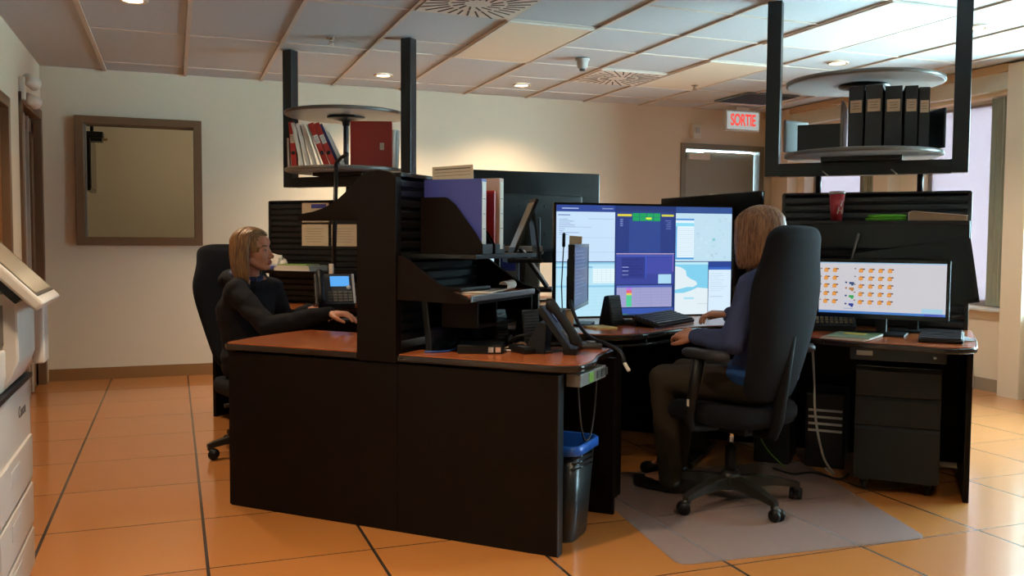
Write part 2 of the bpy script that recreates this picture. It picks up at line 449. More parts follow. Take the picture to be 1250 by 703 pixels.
t = thing('baseboard_heater', 'white wall heater end by the floor under the right window', 'heater', (XR - .055, 5.75, 0))
mb = MB(); mb.box((0, 0, .09), (.08, .42, .17), M_WHITEV, .01); mb.build('casing', M_WHITEV, t)
mb = MB(); mb.box((-.042, 0, .14), (.004, .38, .02), M_DGREY); mb.build('grille', M_DGREY, t)

# ceiling grid
mb = MB(); GX = [-.515 + .6275 * k for k in range(11)]
for k, x in enumerate(GX):
    mb.box((x, (YF + YB) / 2, CEIL + .004), (.028 if k < 3 else .022, YB - YF, .012))
GYR = [4.78 + .62 * k for k in range(-13, 6)]
for x in range(len(GX) - 1):
    ys = GYR if GX[x] > 2.2 else [5.40 + 1.25 * k for k in range(-7, 3)] + ([6.92] if x in (2,) else []) + ([6.24] if x in (3,) else [])
    for y in ys:
        if y > YB: continue
        if x == 4 and 5.45 < y < 6.6: continue
        mb.box(((GX[x] + GX[x + 1]) / 2, y, CEIL + .006), (.6, .014, .008))
struct(mb.build('trim_5', M_TBAR))

def downlight(x, y, label, power, col):
    t = thing('recessed_downlight', label, 'ceiling light', (x, y, CEIL), 0, 'recessed round ceiling downlights')
    mb = MB(); mb.lathe([(.055, -.004), (.075, -.008), (.082, -.003), (.082, .004), (.055, .004), (.055, -.004)], m=M_WHITE, n=28); mb.build('trim_ring', M_WHITE, t)
    mb = MB(); mb.lathe([(.001, -.004), (.054, -.004), (.054, .0), (.001, .0)], n=28); mb.build('lens', emis('FFE2B8', 9.), t)
    l = bpy.data.lights.new('downlight_lamp', 'SPOT'); l.energy = power; l.color = col; l.spot_size = 2.3; l.spot_blend = .9; l.shadow_soft_size = .05
    o = bpy.data.objects.new('lamp', l); COL.objects.link(o); o.parent = t; o.location = (0, 0, -.02)
WARM = (1., .77, .52); NEUT = (1., .86, .70)
for x, y, lab, p, c in (
    (-.2, 5.77, 'round warm downlight at the top left, above the copier aisle', 115, WARM),
    (1.684, 7.609, 'round downlight between the two black posts near the back wall', 135, WARM),
    (2.943, 7.614, 'round downlight above the wall left of the smoke detector', 135, WARM),
    (4.842, 5.733, 'round downlight seen just above the right rotating disc shelf', 60, NEUT),
    (4.854, 4.468, 'round downlight partly behind the right black post', 60, NEUT),
    (.1, 2.6, 'added round downlight out of view over the front of the left aisle', 175, WARM),  # added unseen light for the left aisle
    (1.9, 1.5, 'added round downlight out of view in front of the consoles', 60, WARM),  # unseen extra, put in to light the console fronts
    (3.6, 2.0, 'added round downlight out of view in front of the right desk', 25, WARM)):  # also added, only for its light on the right side
    downlight(x, y, lab, p, c)

# flat light panels and tiles
M_PANELW = mat('frosted_light_panel', 'E2D6C0', .5, var=.02)
M_PANELC = mat('frosted_cool_panel', 'E9F4F4', .35, var=.02)
def ceiling_panel(name, x0, x1, y0, y1, label, m):
    t = thing(name, label, 'ceiling panel', ((x0 + x1) / 2, (y0 + y1) / 2, CEIL))
    mb = MB(); mb.box((0, 0, .0), (x1 - x0 - .03, y1 - y0 - .03, .012), m, .002); mb.build('diffuser', m, t)
    mb = MB()
    for sx in (-1, 1): mb.box((sx * (x1 - x0 - .012) / 2, 0, -.002), (.016, y1 - y0, .014), M_WHITE)
    for sy in (-1, 1): mb.box((0, sy * (y1 - y0 - .012) / 2, -.0021), (x1 - x0 - .02, .016, .013), M_WHITE)
    mb.build('frame', M_WHITE, t)
ceiling_panel('light_panel', 2.0, 2.615, 5.42, 6.63, 'unlit cream rectangular light panel beside the near air diffuser', M_PANELW)
ceiling_panel('light_panel', 3.885, 4.49, 4.15, 5.37, 'bright white light panel between the two right black posts', M_PANELC)
ceiling_panel('access_panel', 3.885, 4.49, 6.03, 7.25, 'plain pale cream ceiling panel right of the far air diffuser', M_PANELW)

def diffuser(x, y, label):
    t = thing('air_diffuser', label, 'air vent', (x, y, CEIL), 0, 'square swirl air diffusers')
    mb = MB(); mb.box((0, 0, -.001), (.6, .6, .012), M_WHITE, .002); mb.build('face_plate', M_WHITE, t)
    mb = MB(); md = mat('dark_vent_slot', '4A443C', .7)
    for k in range(28):
        a = 2 * PI * k / 28
        for r0, r1 in ((.07, .15), (.17, .27)):
            if r0 > .1 and False: continue
            off = .04
            p = Vector((math.cos(a), math.sin(a))); q = Vector((-p.y, p.x))
            if r0 < .1 and k % 2: continue
            if r0 > .1:
                lim = .285 / max(abs(p.x), abs(p.y)); r1 = min(lim, .36) - .01
            c = p * ((r0 + r1) / 2) + q * off
            mb.box((c.x, c.y, -.0075), (r1 - r0, .012, .003), md, rot=(0, 0, a))
    mb.build('slots', md, t)
diffuser(1.685, 5.075, 'white swirl air diffuser cut by the top edge of the view')
diffuser(3.562, 6.95, 'white swirl air diffuser further back, behind the smoke detector')
t = thing('return_grille', 'dark grey return air grille in the ceiling by the exit sign', 'air vent', (5.32, 7.45, CEIL))
mb = MB(); mb.box((0, 0, -.002), (.58, .56, .012), mat('grey_grille', '6F7A7A', .6)); mb.build('frame', None, t)
mb = MB()
for k in range(14): mb.box((0, -.25 + k * .038, -.010), (.54, .012, .006), M_DGREY, rot=(.5, 0, 0))
mb.build('louvre', M_DGREY, t)

t = thing('smoke_detector', 'cone shaped smoke detector hanging from the ceiling left of the far diffuser', 'smoke detector', (2.945, 6.339, CEIL))
mb = MB(); mb.lathe([(.001, 0), (.055, 0), (.055, -.012), (.045, -.02), (.04, -.06), (.03, -.075), (.001, -.075)], m=M_LGREY); mb.build('housing', M_LGREY, t)
mb = MB(); mb.lathe([(.001, -.074), (.022, -.074), (.022, -.09), (.001, -.09)], m=M_DGREY); mb.build('sensor', M_DGREY, t)
for x, y, lab in ((1.035, 6.328, 'small sprinkler head in front of the left black posts'), (4.35, 7.0, 'small sprinkler head just right of the third black post')):
    t = thing('sprinkler_head', lab, 'sprinkler', (x, y, CEIL), 0, 'ceiling sprinkler heads')
    mb = MB(); mb.lathe([(.001, 0), (.035, 0), (.03, -.008), (.001, -.008)], m=M_CHROME); mb.build('escutcheon', M_CHROME, t)
    mb = MB(); mb.cyl((0, 0, -.005), (0, 0, -.03), .009, None, M_CHROME); mb.lathe([(.001, -.045), (.024, -.045), (.024, -.048), (.001, -.048)], m=M_CHROME)
    for s in (-1, 1): mb.tube([(s * .008, 0, -.025), (s * .014, 0, -.035), (s * .006, 0, -.046)], .003, M_CHROME)
    mb.build('nozzle', M_CHROME, t)

t = thing('exit_sign', 'white hanging exit sign with red SORTIE lettering over the grey door', 'sign', (5.54, 8.0, 2.44))
mb = MB(); mb.box((0, 0, 0), (.42, .05, .215), mat('white_sign_case', 'CFD6D2', .4), .004); mb.build('case', None, t)
mb = MB(); mb.box((0, -.027, 0), (.385, .004, .18), emis('D6DCD8', .55)); mb.build('face', None, t)
lettering('lettering', 'SORTIE', .165, emis('F0463C', 1.1), t, (0, -.0305, 0), (PI / 2, 0, 0), .001, spacing=.94, sx=.60, offset=.004)
mb = MB(); mb.box((0, 0, .122), (.16, .05, .03), M_WHITE); mb.build('mount', M_WHITE, t)
t = thing('wall_strobe', 'small white alarm box on the back wall left of the exit sign', 'alarm', (5.17, YB - .025, 2.345))
mb = MB(); mb.box((0, 0, 0), (.10, .045, .15), M_WHITEV, .006); mb.build('case', M_WHITEV, t)
mb = MB(); mb.box((.005, -.026, .01), (.05, .012, .06), M_LGREY, .006); mb.build('lens', M_LGREY, t)

t = thing('emergency_light', 'twin white emergency spotlights on the left wall above the doors', 'light', (XL, 7.22, 2.24))
mb = MB(); mb.box((.02, 0, 0), (.04, .10, .16), M_WHITEV, .008); mb.build('wall_box', M_WHITEV, t)
for dz, dy in ((.055, .02), (-.075, .05)):
    mb = MB(); A = Vector((.07, dy, dz)); D = Vector((.5, .75, -.25)).normalized()
    mb.cyl(A - D * .05, A + D * .05, .04, .048, M_WHITEV); mb.cyl((.03, dy - .02, dz), A, .012, None, M_WHITEV)
    h = mb.build('lamp_head', M_WHITEV, t)
    mb = MB(); mb.cyl(A + D * .05, A + D * .056, .042, .042, M_LGREY); mb.build('lens', M_LGREY, h)

# ================================================================ CONSOLE CLUSTER
def slat_profile(z0, z1, pitch=.042, d=.012):
    # (depth, z) outline of a slat wall face, depth growing outwards
    pts = []; z = z0
    while z < z1 - pitch * .6:
        zt = min(z + pitch, z1)
        pts += [(0, z + .002), (d, z + .006), (d, zt - .012), (d * .5, zt - .006), (0, zt - .002)]
        z = zt
    return pts
def slat_panel(mb, along, lo, hi, face, sgn, z0, z1, base, m=M_SLAT):
    # slat face at 'face' pointing to sgn on the axis across, backing to 'base'
    prof = slat_profile(z0, z1)
    poly = [(base, z0)] + [(face - sgn * (.012 - p[0]), p[1]) for p in prof] + [(base, z1)]
    if along == 'v': mb.prism([(p[0], p[1]) for p in poly], lo, hi, m, axis='y')
    else: mb.prism([(p[0], p[1]) for p in poly], lo, hi, m, axis='x')

# ---- front arm (divider between the two operators)
t = thing('console_divider', 'tall black divider between the two stations, with curved gable end and binder shelf', 'divider', at(0, 0, 0), ROT)
mb = MB()
gable = [(0, .70), (0, 1.452), (-.02, 1.464), (-.05, 1.476), (-.084, 1.481), (-.125, 1.476), (-.16, 1.463), (-.19, 1.443), (-.215, 1.418), (-.245, 1.392), (-.28, 1.366), (-.315, 1.346), (-.36, 1.327), (-.41, 1.314), (-.455, 1.307), (-.483, 1.302), (-.487, 1.288), (-.484, 1.276), (-.188, 1.276), (-.188, .70)]
mb.prism(gable, -.024, .02, axis='y', bev=.003); mb.build('gable_panel', M_BLACKWOOD, t)
mb = MB(); slat_panel(mb, 'v', .02, .74, 0, 1, .78, 1.455, -.09); mb.build('slat_panel', M_SLAT, t)
mb = MB(); slat_panel(mb, 'v', .02, .95, -.188, -1, .78, 1.455, -.092); mb.build('slat_panel', M_SLAT, t)
mb = MB(); mb.box((-.094, .49, 1.463), (.196, .95, .018), None, .004); mb.build('top_cap', M_BLKM, t)
mb = MB(); mb.box((-.094, 1.12, .38), (.17, 2.2, .74)); mb.build('core_panel', M_BLACKWOOD, t)
mb = MB(); mb.box((.15, .41, 1.131), (.305, .62, .018), None, .003); sh = mb.build('upper_shelf', M_BLKM, t)
mb = MB(); mb.box((.16, .34, .967), (.305, .64, .018), None, .002); sh = mb.build('lower_shelf', M_CHERRY, t)
mb = MB(); mb.box((.316, .34, .966), (.012, .64, .026), None, .004); mb.build('shelf_edge', M_CHROME if False else M_GREYM, sh)
wing = [(0, .955), (0, 1.135), (.03, 1.128), (.07, 1.105), (.12, 1.07), (.18, 1.028), (.25, .993), (.31, .978), (.325, .965), (.322, .952), (.29, .948)]
for v0 in (-.012, .70):
    mb = MB(); mb.prism(wing, v0, v0 + .02, axis='y', bev=.002); mb.build('shelf_bracket', M_BLACKWOOD, t)
# open box under the lower shelf
mb = MB()
for zz in (.945, .845): mb.box((.215, .40, zz), (.165, .55, .012))
for vv in (.125, .30, .675): mb.box((.215, vv, .895), (.165, .012, .1))
mb.box((.139, .40, .895), (.012, .55, .1)); mb.build('cubby', M_BLACKWOOD, t)

# ---- cross arms
def cross_arm(u0, u1, vface, label, shelf, base_dx=0, base_dw=0):
    t = thing('slat_divider', label, 'divider', at(u0, 2.31, 0), ROT)
    w = u1 - u0; f = vface - 2.31
    mb = MB(); slat_panel(mb, 'u', 0, w, f, -1, .70, 1.462, 0); mb.build('slat_panel', M_SLAT, t)
    mb = MB(); slat_panel(mb, 'u', 0, w, .09, 1, .76, 1.462, 0.001); mb.build('slat_panel', M_SLAT, t)
    mb = MB(); mb.box((w / 2, (f + .09) / 2, 1.468), (w + .01, .09 - f + .012, .012), None, .004); mb.build('top_cap', M_BLKM, t)
    mb = MB(); mb.box((w / 2 + base_dx, 0, .375), (w + base_dw, .13, .73)); mb.build('base_panel', M_BLACKWOOD, t)
    for x in (0, w): 
        mb = MB(); mb.box((x, (f + .09) / 2, .735), (.02, .10 - f, 1.465), None, .003); mb.build('end_cap', M_BLKM, t)
    s0, s1, sz, sd, sm, fas = shelf
    mb = MB(); mb.box(((s0 + s1) / 2 - u0, f - sd / 2, sz), (s1 - s0, sd, .02), None, .004); s_ = mb.build('shelf', sm, t)
    if fas:
        mb = MB(); mb.box(((s0 + s1) / 2 - u0, f - sd + .012, sz - .07), (s1 - s0, .02, .13), None, .003); mb.build('fascia', M_BLKS, t)
    for x in (s0 + .01, s1 - .01):
        mb = MB(); mb.prism([(f, sz - .16), (f - sd + .02, sz - .03), (f - sd + .02, sz - .011), (f, sz - .011)], x - u0 - .01, x - u0 + .01, axis='x'); mb.build('shelf_bracket', M_BLACKWOOD, t)
    return t
cross_arm(-2.47, -1.36, 2.21, 'black slat wall on the left with papers pinned up, behind the seated woman', (-2.62, -1.55, .963, .30, M_BLACKWOOD, False), .55, 1.1)
cross_arm(1.205, 2.155, 2.21, 'black slat wall behind the folder monitor, carrying the red cup', (1.32, 2.15, 1.302, .22, M_BLKM, True), -.55, 1.1)

# ---- ceiling frames with rotating shelves
def ceiling_frame(u0, u1, label, rods=(.28, .78)):
    t = thing('ceiling_frame', label, 'frame', at(u0, 2.31, 0), ROT)
    w = u1 - u0
    for x in (.04, w - .04):
        mb = MB(); mb.box((x, 0, (1.575 + CEIL) / 2), (.08, .08, CEIL - 1.575), None, .004); mb.build('post', M_BLKM, t)
    mb = MB(); mb.box((w / 2, 0, 1.61), (w - .16, .08, .075), None, .004); mb.build('crossbar', M_BLKM, t)
    for x in (w * rods[0], w * rods[1]):
        mb = MB(); mb.cyl((x, 0, 1.472), (x, 0, 1.58), .016, None, M_BLKM); mb.build('support_rod', M_BLKM, t)
    return t
ceiling_frame(-2.392, -1.30, 'left black steel frame hung from the ceiling, holding red and white binders', (.5, .9))
cf = ceiling_frame(1.083, 2.145, 'right black steel frame hung from the ceiling, holding the black binders')
for x in (.34, .70):
    mb = MB(); mb.cyl((x - .02, -.041, 1.60), (x + .012, -.041, 1.572), .004, None, M_WHITE); mb.build('cable_tie', M_WHITE, cf)
def carousel(u, label, r):
    t = thing('rotating_shelf', label, 'rotating shelf', at(u, 2.31, 1.647), ROT)
    mb = MB(); mb.box((0, 0, .012), (.42, .24, .024), None, .004); mb.build('turntable', M_BLKM, t)
    for z, nm in ((.024, 'lower_disc'), (.425, 'upper_disc')):
        mb = MB(); mb.lathe([(.001, z), (r - .008, z), (r, z + .006), (r, z + .02), (r - .006, z + .026), (.001, z + .026)], n=64, smooth=False); d = mb.build(nm, M_DISC, t)
        mb = MB(); mb.lathe([(r - .001, z + .003), (r + .003, z + .005), (r + .003, z + .022), (r - .001, z + .024)], n=64); mb.build('edge_band', M_DISCE, d)
    mb = MB(); mb.cyl((0, 0, .05), (0, 0, .37), .02, None, M_GREYM); mb.build('column', M_GREYM, t)
    mb = MB(); mb.lathe([(.001, .36), (.024, .36), (.03, .39), (.11, .408), (.135, .414), (.135, .424), (.001, .424)], n=40, m=M_BLKM); mb.build('flange', M_BLKM, t)
    return t
carousel(-1.86, 'left rotating disc shelf stacked with red and white binders', .43)
car_r = carousel(1.61, 'right rotating disc shelf holding black binders', .415)
for a, hh, x, y in ((0, .25, -.085, -.19), (0.5, .21, .365, -.08), (-.55, .18, -.345, -.12)):
    mb = MB(); mb.box((x, y, .05 + hh / 2), (.016, .28 if a == 0 else .2, hh), None, .006, rot=(0, 0, a)); mb.build('divider_plate', M_DISCE if x < 0 else M_BLKM, car_r)
mb = MB(); mb.box((-.215, -.17, .05 + .075), (.23, .02, .15), None, .004); mb.build('file_stop', M_BLKM, car_r)
Z_L = 1.647 + .05      # top of the lower discs

def binder(label, cat, m, w, d, h, loc, rot, lab=None, hole=False, group=None, lz=.62, lh=.2, pages=True):
    # spine faces local -Y; origin at the bottom centre of the spine
    t = thing('ring_binder', label, cat, loc, 0, group, rot)
    mb = MB()
    mb.box((-w / 2 + .0015, d / 2, h / 2), (.003, d, h), m, .001); mb.box((w / 2 - .0015, d / 2, h / 2), (.003, d, h), m, .001); mb.box((0, .0015, h / 2), (w, .003, h), m, .001)
    mb.build('cover', m, t)
    if pages:
        mb = MB(); mb.box((0, d / 2, h / 2), (w - .008, d - .02, h - .02)); mb.build('pages', M_WHITE, t)
    if lab:
        mb = MB(); mb.box((0, -.0008, h * lz), (w * .78, .0016, h * lh), lab)
        for k in range(3): mb.box((0, -.0018, h * lz + h * lh * (.25 - .22 * k)), (w * (.5 - .1 * (k % 2)), .0008, h * .008), M_INK)
        mb.build('spine_label', lab, t)
    if hole:
        mb = MB(); mb.cyl((0, -.001, h * .3), (0, -.0022, h * .3), .013, None, M_BLKS, 16); mb.build('finger_hole', M_BLKS, t)
    return t
# left carousel binders: spine bottom px -> placed along u on the disc, leaning left
UL = -1.86
RE = Vector((.82, .57)); RD = Vector((.57, -.82))     # along the row, and towards the room
def lb(du, dv, lean, *a, **k):
    q = RE * du + RD * dv
    return binder(*a, loc=at(UL + q.x, 2.31 + q.y, Z_L + abs(math.sin(lean)) * a[3] / 2), rot=Euler((0, lean, ROT + .607)), **k)
GL = 'binders on the left rotating shelf'
lb(-.395, .13, -.03, 'grey white binder, leftmost on the left rotating shelf', 'binder', M_LGREY, .014, .22, .20, group=GL)
lb(-.352, .225, -.07, 'red binder with white label standing leftmost of the red ones on the left rotating shelf', 'binder', M_RED, .036, .27, .30, lab=M_WHITE, hole=True, group=GL)
for k, (du, nm) in enumerate(((-.300, 'white binder right beside the leftmost red binder'), (-.256, 'white binder in the middle of the three leaning white ones'), (-.210, 'white binder just left of the two leaning red ones'))):
    lb(du, .24, -.20 - .05 * k, nm, 'binder', M_WHITEV, .027, .27, .296, group=GL)
lb(-.168, .25, -.33, 'thin cream folder squeezed against the two leaning red binders', 'folder', M_LGREY, .012, .26, .295, group=GL)
lb(-.130, .26, -.37, 'leaning red binder with white label, left one of the close pair', 'binder', M_RED, .038, .27, .305, lab=M_WHITE, hole=True, group=GL)
lb(-.083, .26, -.39, 'leaning red binder with white label, right one of the close pair', 'binder', M_RED, .038, .27, .31, lab=M_WHITE, hole=True, group=GL)
lb(-.048, .26, -.41, 'thin dark blue binder leaning on the red pair', 'binder', M_NAVY, .018, .27, .31, group=GL)
lb(-.026, .255, -.43, 'thin white binder leaning right of the dark blue one', 'binder', M_WHITEV, .016, .26, .30, group=GL)
lb(-.008, .25, -.45, 'thin grey folder at the end of the leaning row', 'folder', M_LGREY, .012, .24, .26, group=GL)
t = binder('big red binder with its cover turned outwards on the left rotating shelf', 'binder', M_RED, .05, .29, .315, at(UL + RE.x * .32 + RD.x * .19, 2.31 + RE.y * .32 + RD.y * .19, Z_L), Euler((0, 0, ROT + 2.18 - .12)), group=GL)
mb = MB(); mb.box((-.0262, .07, .15), (.001, .03, .05), M_WHITE); mb.build('cover_label', M_WHITE, t)
mb = MB(); mb.box((-.0255, .145, .29), (.0015, .29, .07), M_RED); mb.build('cover_flap', M_RED, t)
for k, (du, m, nm) in enumerate(((.335, M_WHITEV, 'white binder directly right of the big red one'), (.362, M_LGREY, 'grey binder behind the right black post on the left shelf'))):
    lb(du, .10 - .05 * k, .03, nm, 'binder', m, .022, .2, .285, group=GL)
# right carousel binders
GR = 'black binders on the right rotating shelf'
M_BND = mat('black_binder_vinyl', '17181A', .42, var=.08)
M_KRAFT = mat('cream_spine_label', 'C8AE92', .7)
UR = 1.61
for du, dv, w, h, a, nm in ((-.02, -.285, .075, .325, -.10, 'black binder with cream label, leftmost on the right rotating shelf'),
                          (.070, -.31, .082, .325, -.05, 'black binder with cream label, second from left on the right rotating shelf'),
                          (.165, -.315, .082, .315, .03, 'black binder with cream label, in the middle of the right rotating shelf'),
                          (.25, -.27, .062, .318, .10, 'black binder with torn cream label, second from right on the right rotating shelf'),
                          (.312, -.215, .052, .315, .18, 'black binder with cream label, rightmost on the right rotating shelf')):
    binder(nm, 'binder', M_BND, w, .22, h, at(UR + du, 2.31 + dv, Z_L), Euler((0, 0, ROT + a)), lab=M_KRAFT, group=GR, lz=.68, lh=.2)

# ---- desks
def round_poly(pts, r, n=5):
    out = []
    N_ = len(pts)
    for i in range(N_):
        p = Vector(pts[i][:2]); a = Vector(pts[i - 1][:2]); b = Vector(pts[(i + 1) % N_][:2])
        rr = pts[i][2] if len(pts[i]) > 2 else r
        da = (a - p); db = (b - p); rr = min(rr, da.length * .45, db.length * .45)
        A = p + da.normalized() * rr; B = p + db.normalized() * rr
        if rr < 1e-4: out.append(tuple(p)); continue
        for k in range(n + 1):
            s = k / n; q = A * (1 - s) ** 2 + p * 2 * s * (1 - s) + B * s * s; out.append((q.x, q.y))
    return out
def grow(poly, d):
    # push an outline outwards by d (any winding)
    ar = sum(poly[i - 1][0] * poly[i][1] - poly[i][0] * poly[i - 1][1] for i in range(len(poly)))
    s = 1 if ar > 0 else -1; out = []
    n = len(poly)
    for i in range(n):
        p = Vector(poly[i]); a = Vector(poly[i - 1]); b = Vector(poly[(i + 1) % n])
        t_ = (b - a); t_ = t_.normalized() if t_.length > 1e-9 else Vector((1, 0))
        nn = Vector((t_.y, -t_.x)) * s
        q = p + nn * d; out.append((q.x, q.y))
    return out
def mirror(pts): return [(-.188 - p[0],) + tuple(p[1:]) for p in pts][::-1]
def worktop(t, poly, z, th=.03, m=M_CHERRY):
    mb = MB(); mb.prism(grow(poly, -.012), z - th + .003, z, m); w = mb.build('worktop', m, t)
    mb = MB(); mb.prism(poly, z - th, z - .0035, None, bev=.008, seg=3); mb.build('edge_trim', M_TRIM, t)
    return w
DZ = .735
frontR = round_poly([(.002, -.022, 0), (.70, -.03, .05), (.785, .02, .06), (.79, .16, .06), (.742, .36, .05), (.735, .58, .05), (.002, .62, 0)], .02)
frontL = round_poly([(-.19, -.022, 0), (-.19, .62, 0), (-.93, .62, .05), (-.945, .25, .08), (-.905, -.03, .05)], .02)
t = thing('console_desk', 'right front desk with rounded corner, piled with cables, phone and speakers', 'desk', at(0, 0, 0), ROT)
worktop(t, frontR, DZ)
mb = MB(); mb.box((.352, 0, .347), (.702, .024, .694), None, .002); mb.build('front_panel', M_BLACKWOOD, t)
mb = MB(); mb.box((.705, .01, .347), (.006, .05, .694), None, .002); mb.build('corner_strip', M_GREYM if False else M_BLKM, t)
mb = MB(); mb.box((.42, .60, .345), (.62, .024, .69), None, .002); mb.build('inner_panel', M_BLACKWOOD, t)
mb = MB(); mb.box((.645, .77, .355), (.03, .30, .71), None, .003); mb.build('leg_panel', M_BLACKWOOD, t)
t = thing('console_desk', 'left front desk with bare cherry top and gold lit edge, next to the woman', 'desk', at(0, 0, 0), ROT)
worktop(t, frontL, DZ)
mb = MB(); mb.box((-.437, 0, .347), (.872, .024, .694), None, .002); mb.build('front_panel', M_BLACKWOOD, t)
mb = MB(); mb.box((-.5, .60, .345), (.7, .024, .69), None, .002); mb.build('inner_panel', M_BLACKWOOD, t)
mb = MB(); mb.box((-.880, .30, .347), (.024, .6, .694), None, .002); mb.build('end_panel', M_BLACKWOOD, t)

CZ = .76
corner = round_poly([(.005, .76, 0), (.28, .86, .1), (.60, .86, .1), (.72, .98, .1), (.80, 1.28, .12), (.93, 1.54, .1), (1.16, 1.70, .1), (1.40, 1.66, .03), (1.40, 2.19, 0), (.18, 2.19, .2), (.005, 1.95, .2)], .02)
def corner_desk(poly, label, sgn):
    t = thing('corner_desk', label, 'desk', at(0, 0, 0), ROT)
    worktop(t, poly, CZ, .032)
    c = Vector((.55, 1.75)); cx_ = c.x if sgn > 0 else -.188 - c.x
    for dx in (-.28, .28):
        mb = MB(); mb.box((cx_ + dx, c.y + dx * .2 * sgn, .37), (.09, .06, .70), None, .004); l = mb.build('leg', M_BLKM, t)
        mb = MB(); mb.box((cx_ + dx, c.y - .0 + dx * .2 * sgn, .015), (.07, .6, .03), None, .006); mb.build('foot', M_BLKM, l)
    mb = MB(); mb.box((cx_, c.y, .66), (.6, .05, .06)); mb.build('crossbeam', M_BLKM, t)
    return t
corner_desk(corner, 'cherry corner desk under the big lit monitor wall display', 1)
corner_desk(mirror(corner), 'cherry corner desk in front of the seated woman', -1)
t = thing('keyboard_rail', 'thin black rail under the edge of the corner desk', 'rail', at(.66, 1.02, .70), ROT)
mb = MB(); mb.tube([(-.30, -.02, 0), (-.05, -.06, 0), (.07, .05, 0), (.13, .25, 0)], .008, M_BLKM); mb.build('rail', M_BLKM, t)
for q in ((-.2, -.03), (.07, .05)):
    mb = MB(); mb.cyl((q[0], q[1], 0), (q[0], q[1], .03), .006, None, M_BLKM); mb.build('hanger', M_BLKM, t)

side = round_poly([(1.41, 1.46, .05), (1.62, 1.355, .15), (2.07, 1.27, .06), (2.17, 1.36, .05), (2.185, 1.7, .05), (2.185, 2.19, 0), (1.41, 2.19, 0)], .02)
t = thing('side_desk', 'right hand desk with a folder monitor on it and drawers below', 'desk', at(0, 0, 0), ROT)
worktop(t, side, DZ)
mb = MB(); mb.box((2.146, 1.82, .35), (.026, .72, .70), None, .004); mb.build('end_panel', M_BLACKWOOD, t)
mb = MB(); mb.box((1.84, 1.47, .668), (.42, .03, .06), None, .004); dr = mb.build('pencil_drawer', M_BLKM, t)
mb = MB(); mb.box((1.695, 1.452, .672), (.072, .006, .022), None, .002); mb.build('label_plate', M_LGREY, dr)
mb = MB(); mb.cyl((2.0, 1.456, .668), (2.0, 1.445, .668), .009, None, M_GREYM); mb.build('lock', M_GREYM, dr)
t = thing('side_desk', 'left back desk behind the woman, with the desk phone on it', 'desk', at(0, 0, 0), ROT)
worktop(t, mirror(side), DZ)
mb = MB(); mb.box((-.188 - 2.146 - .03, 1.85, .35), (.026, .70, .70), None, .004); mb.build('end_panel', M_BLACKWOOD, t)

# drawer pedestal
t = thing('drawer_pedestal', 'black three drawer pedestal on castors under the right desk', 'drawer unit', at(1.845, 1.46, 0), ROT)
mb = MB(); mb.box((0, .27, .335), (.375, .5, .55), None, .004); mb.build('body', M_BLKM, t)
for z0, z1 in ((.475, .605), (.335, .465), (.065, .325)):
    mb = MB(); mb.prism([(.0, z0), (.0, z1 - .018), (.012, z1 - .004), (.022, z1), (.022, z0)], -.186, .186, axis='x', bev=.0015); mb.build('drawer', mat('black_drawer_front', '131211', .45, bump=.03, bscale=500, spec=.3), t)
for sx in (-1, 1):
    for sy in (.06, .46):
        mb = MB(); mb.cyl((sx * .14 - .012, sy, .026), (sx * .14 + .012, sy, .026), .026, None, M_BLK); mb.box((sx * .14, sy, .05), (.035, .03, .03), M_BLK); mb.build('castor', M_BLK, t)

# desk underside: computers with lit grilles, cables
M_CYAN = emis('8FD0DC', .5)
t = thing('computer_tower', 'computer tower under the right desk with pale grille strips', 'computer', at(1.49, 2.0, 0), ROT)
mb = MB(); mb.box((0, 0, .20), (.2, .3, .40), None, .01); mb.build('case', M_BLK, t)
mb = MB()
for k in range(4): mb.box((0, -.152, .20 + k * .036), (.17, .004, .012), M_LGREY)
mb.build('grille', M_LGREY, t)
t = thing('computer_tower', 'second computer tower under the right desk with a green power light', 'computer', at(1.22, 1.98, 0), ROT)
mb = MB(); mb.box((0, 0, .2), (.19, .3, .4), None, .01); mb.build('case', M_BLK, t)
mb = MB(); mb.box((-.03, -.152, .18), (.05, .005, .012), emis('58D838', 1.2), rot=(0, .8, 0)); mb.build('power_light', None, t)
def cable(label, pts, r, m, name='cable', cat='cable', n=8, sub=6):
    P = [Vector(p) for p in pts]; out = []
    for i in range(len(P) - 1):
        p0, p1, p2, p3 = P[max(i - 1, 0)], P[i], P[i + 1], P[min(i + 2, len(P) - 1)]
        for k in range(sub):
            s = k / sub
            out.append(.5 * ((2 * p1) + (p2 - p0) * s + (2 * p0 - 5 * p1 + 4 * p2 - p3) * s * s + (3 * p1 - p0 - 3 * p2 + p3) * s ** 3))
    out.append(P[-1])
    mb = MB(); mb.tube(out, r, m, n)
    o = mb.build(name, m); tag(o, label, cat)
    # origin at the first point
    me = o.data; off = out[0].copy(); me.transform(Matrix.Translation(-off)); o.location = off
    return o
cable('white cable looping down under the right desk beside the towers', [at(1.42, 1.78, .70), at(1.44, 1.74, .5), at(1.46, 1.66, .3), at(1.5, 1.68, .1), at(1.55, 1.72, .008), at(1.5, 1.82, .008)], .006, M_LGREY)
cable('black power cable curling on the floor under the right desk', [at(1.25, 1.7, .008), at(1.36, 1.62, .008), at(1.45, 1.7, .008), at(1.58, 1.62, .008), at(1.62, 1.75, .008)], .006, M_BLK)
cable('green network cable hanging behind the operator chair', [at(1.18, 1.80, .72), at(1.2, 1.74, .5), at(1.14, 1.70, .3), at(1.2, 1.72, .12), at(1.3, 1.75, .008)], .004, mat('green_cable', '5E8A2A', .5))

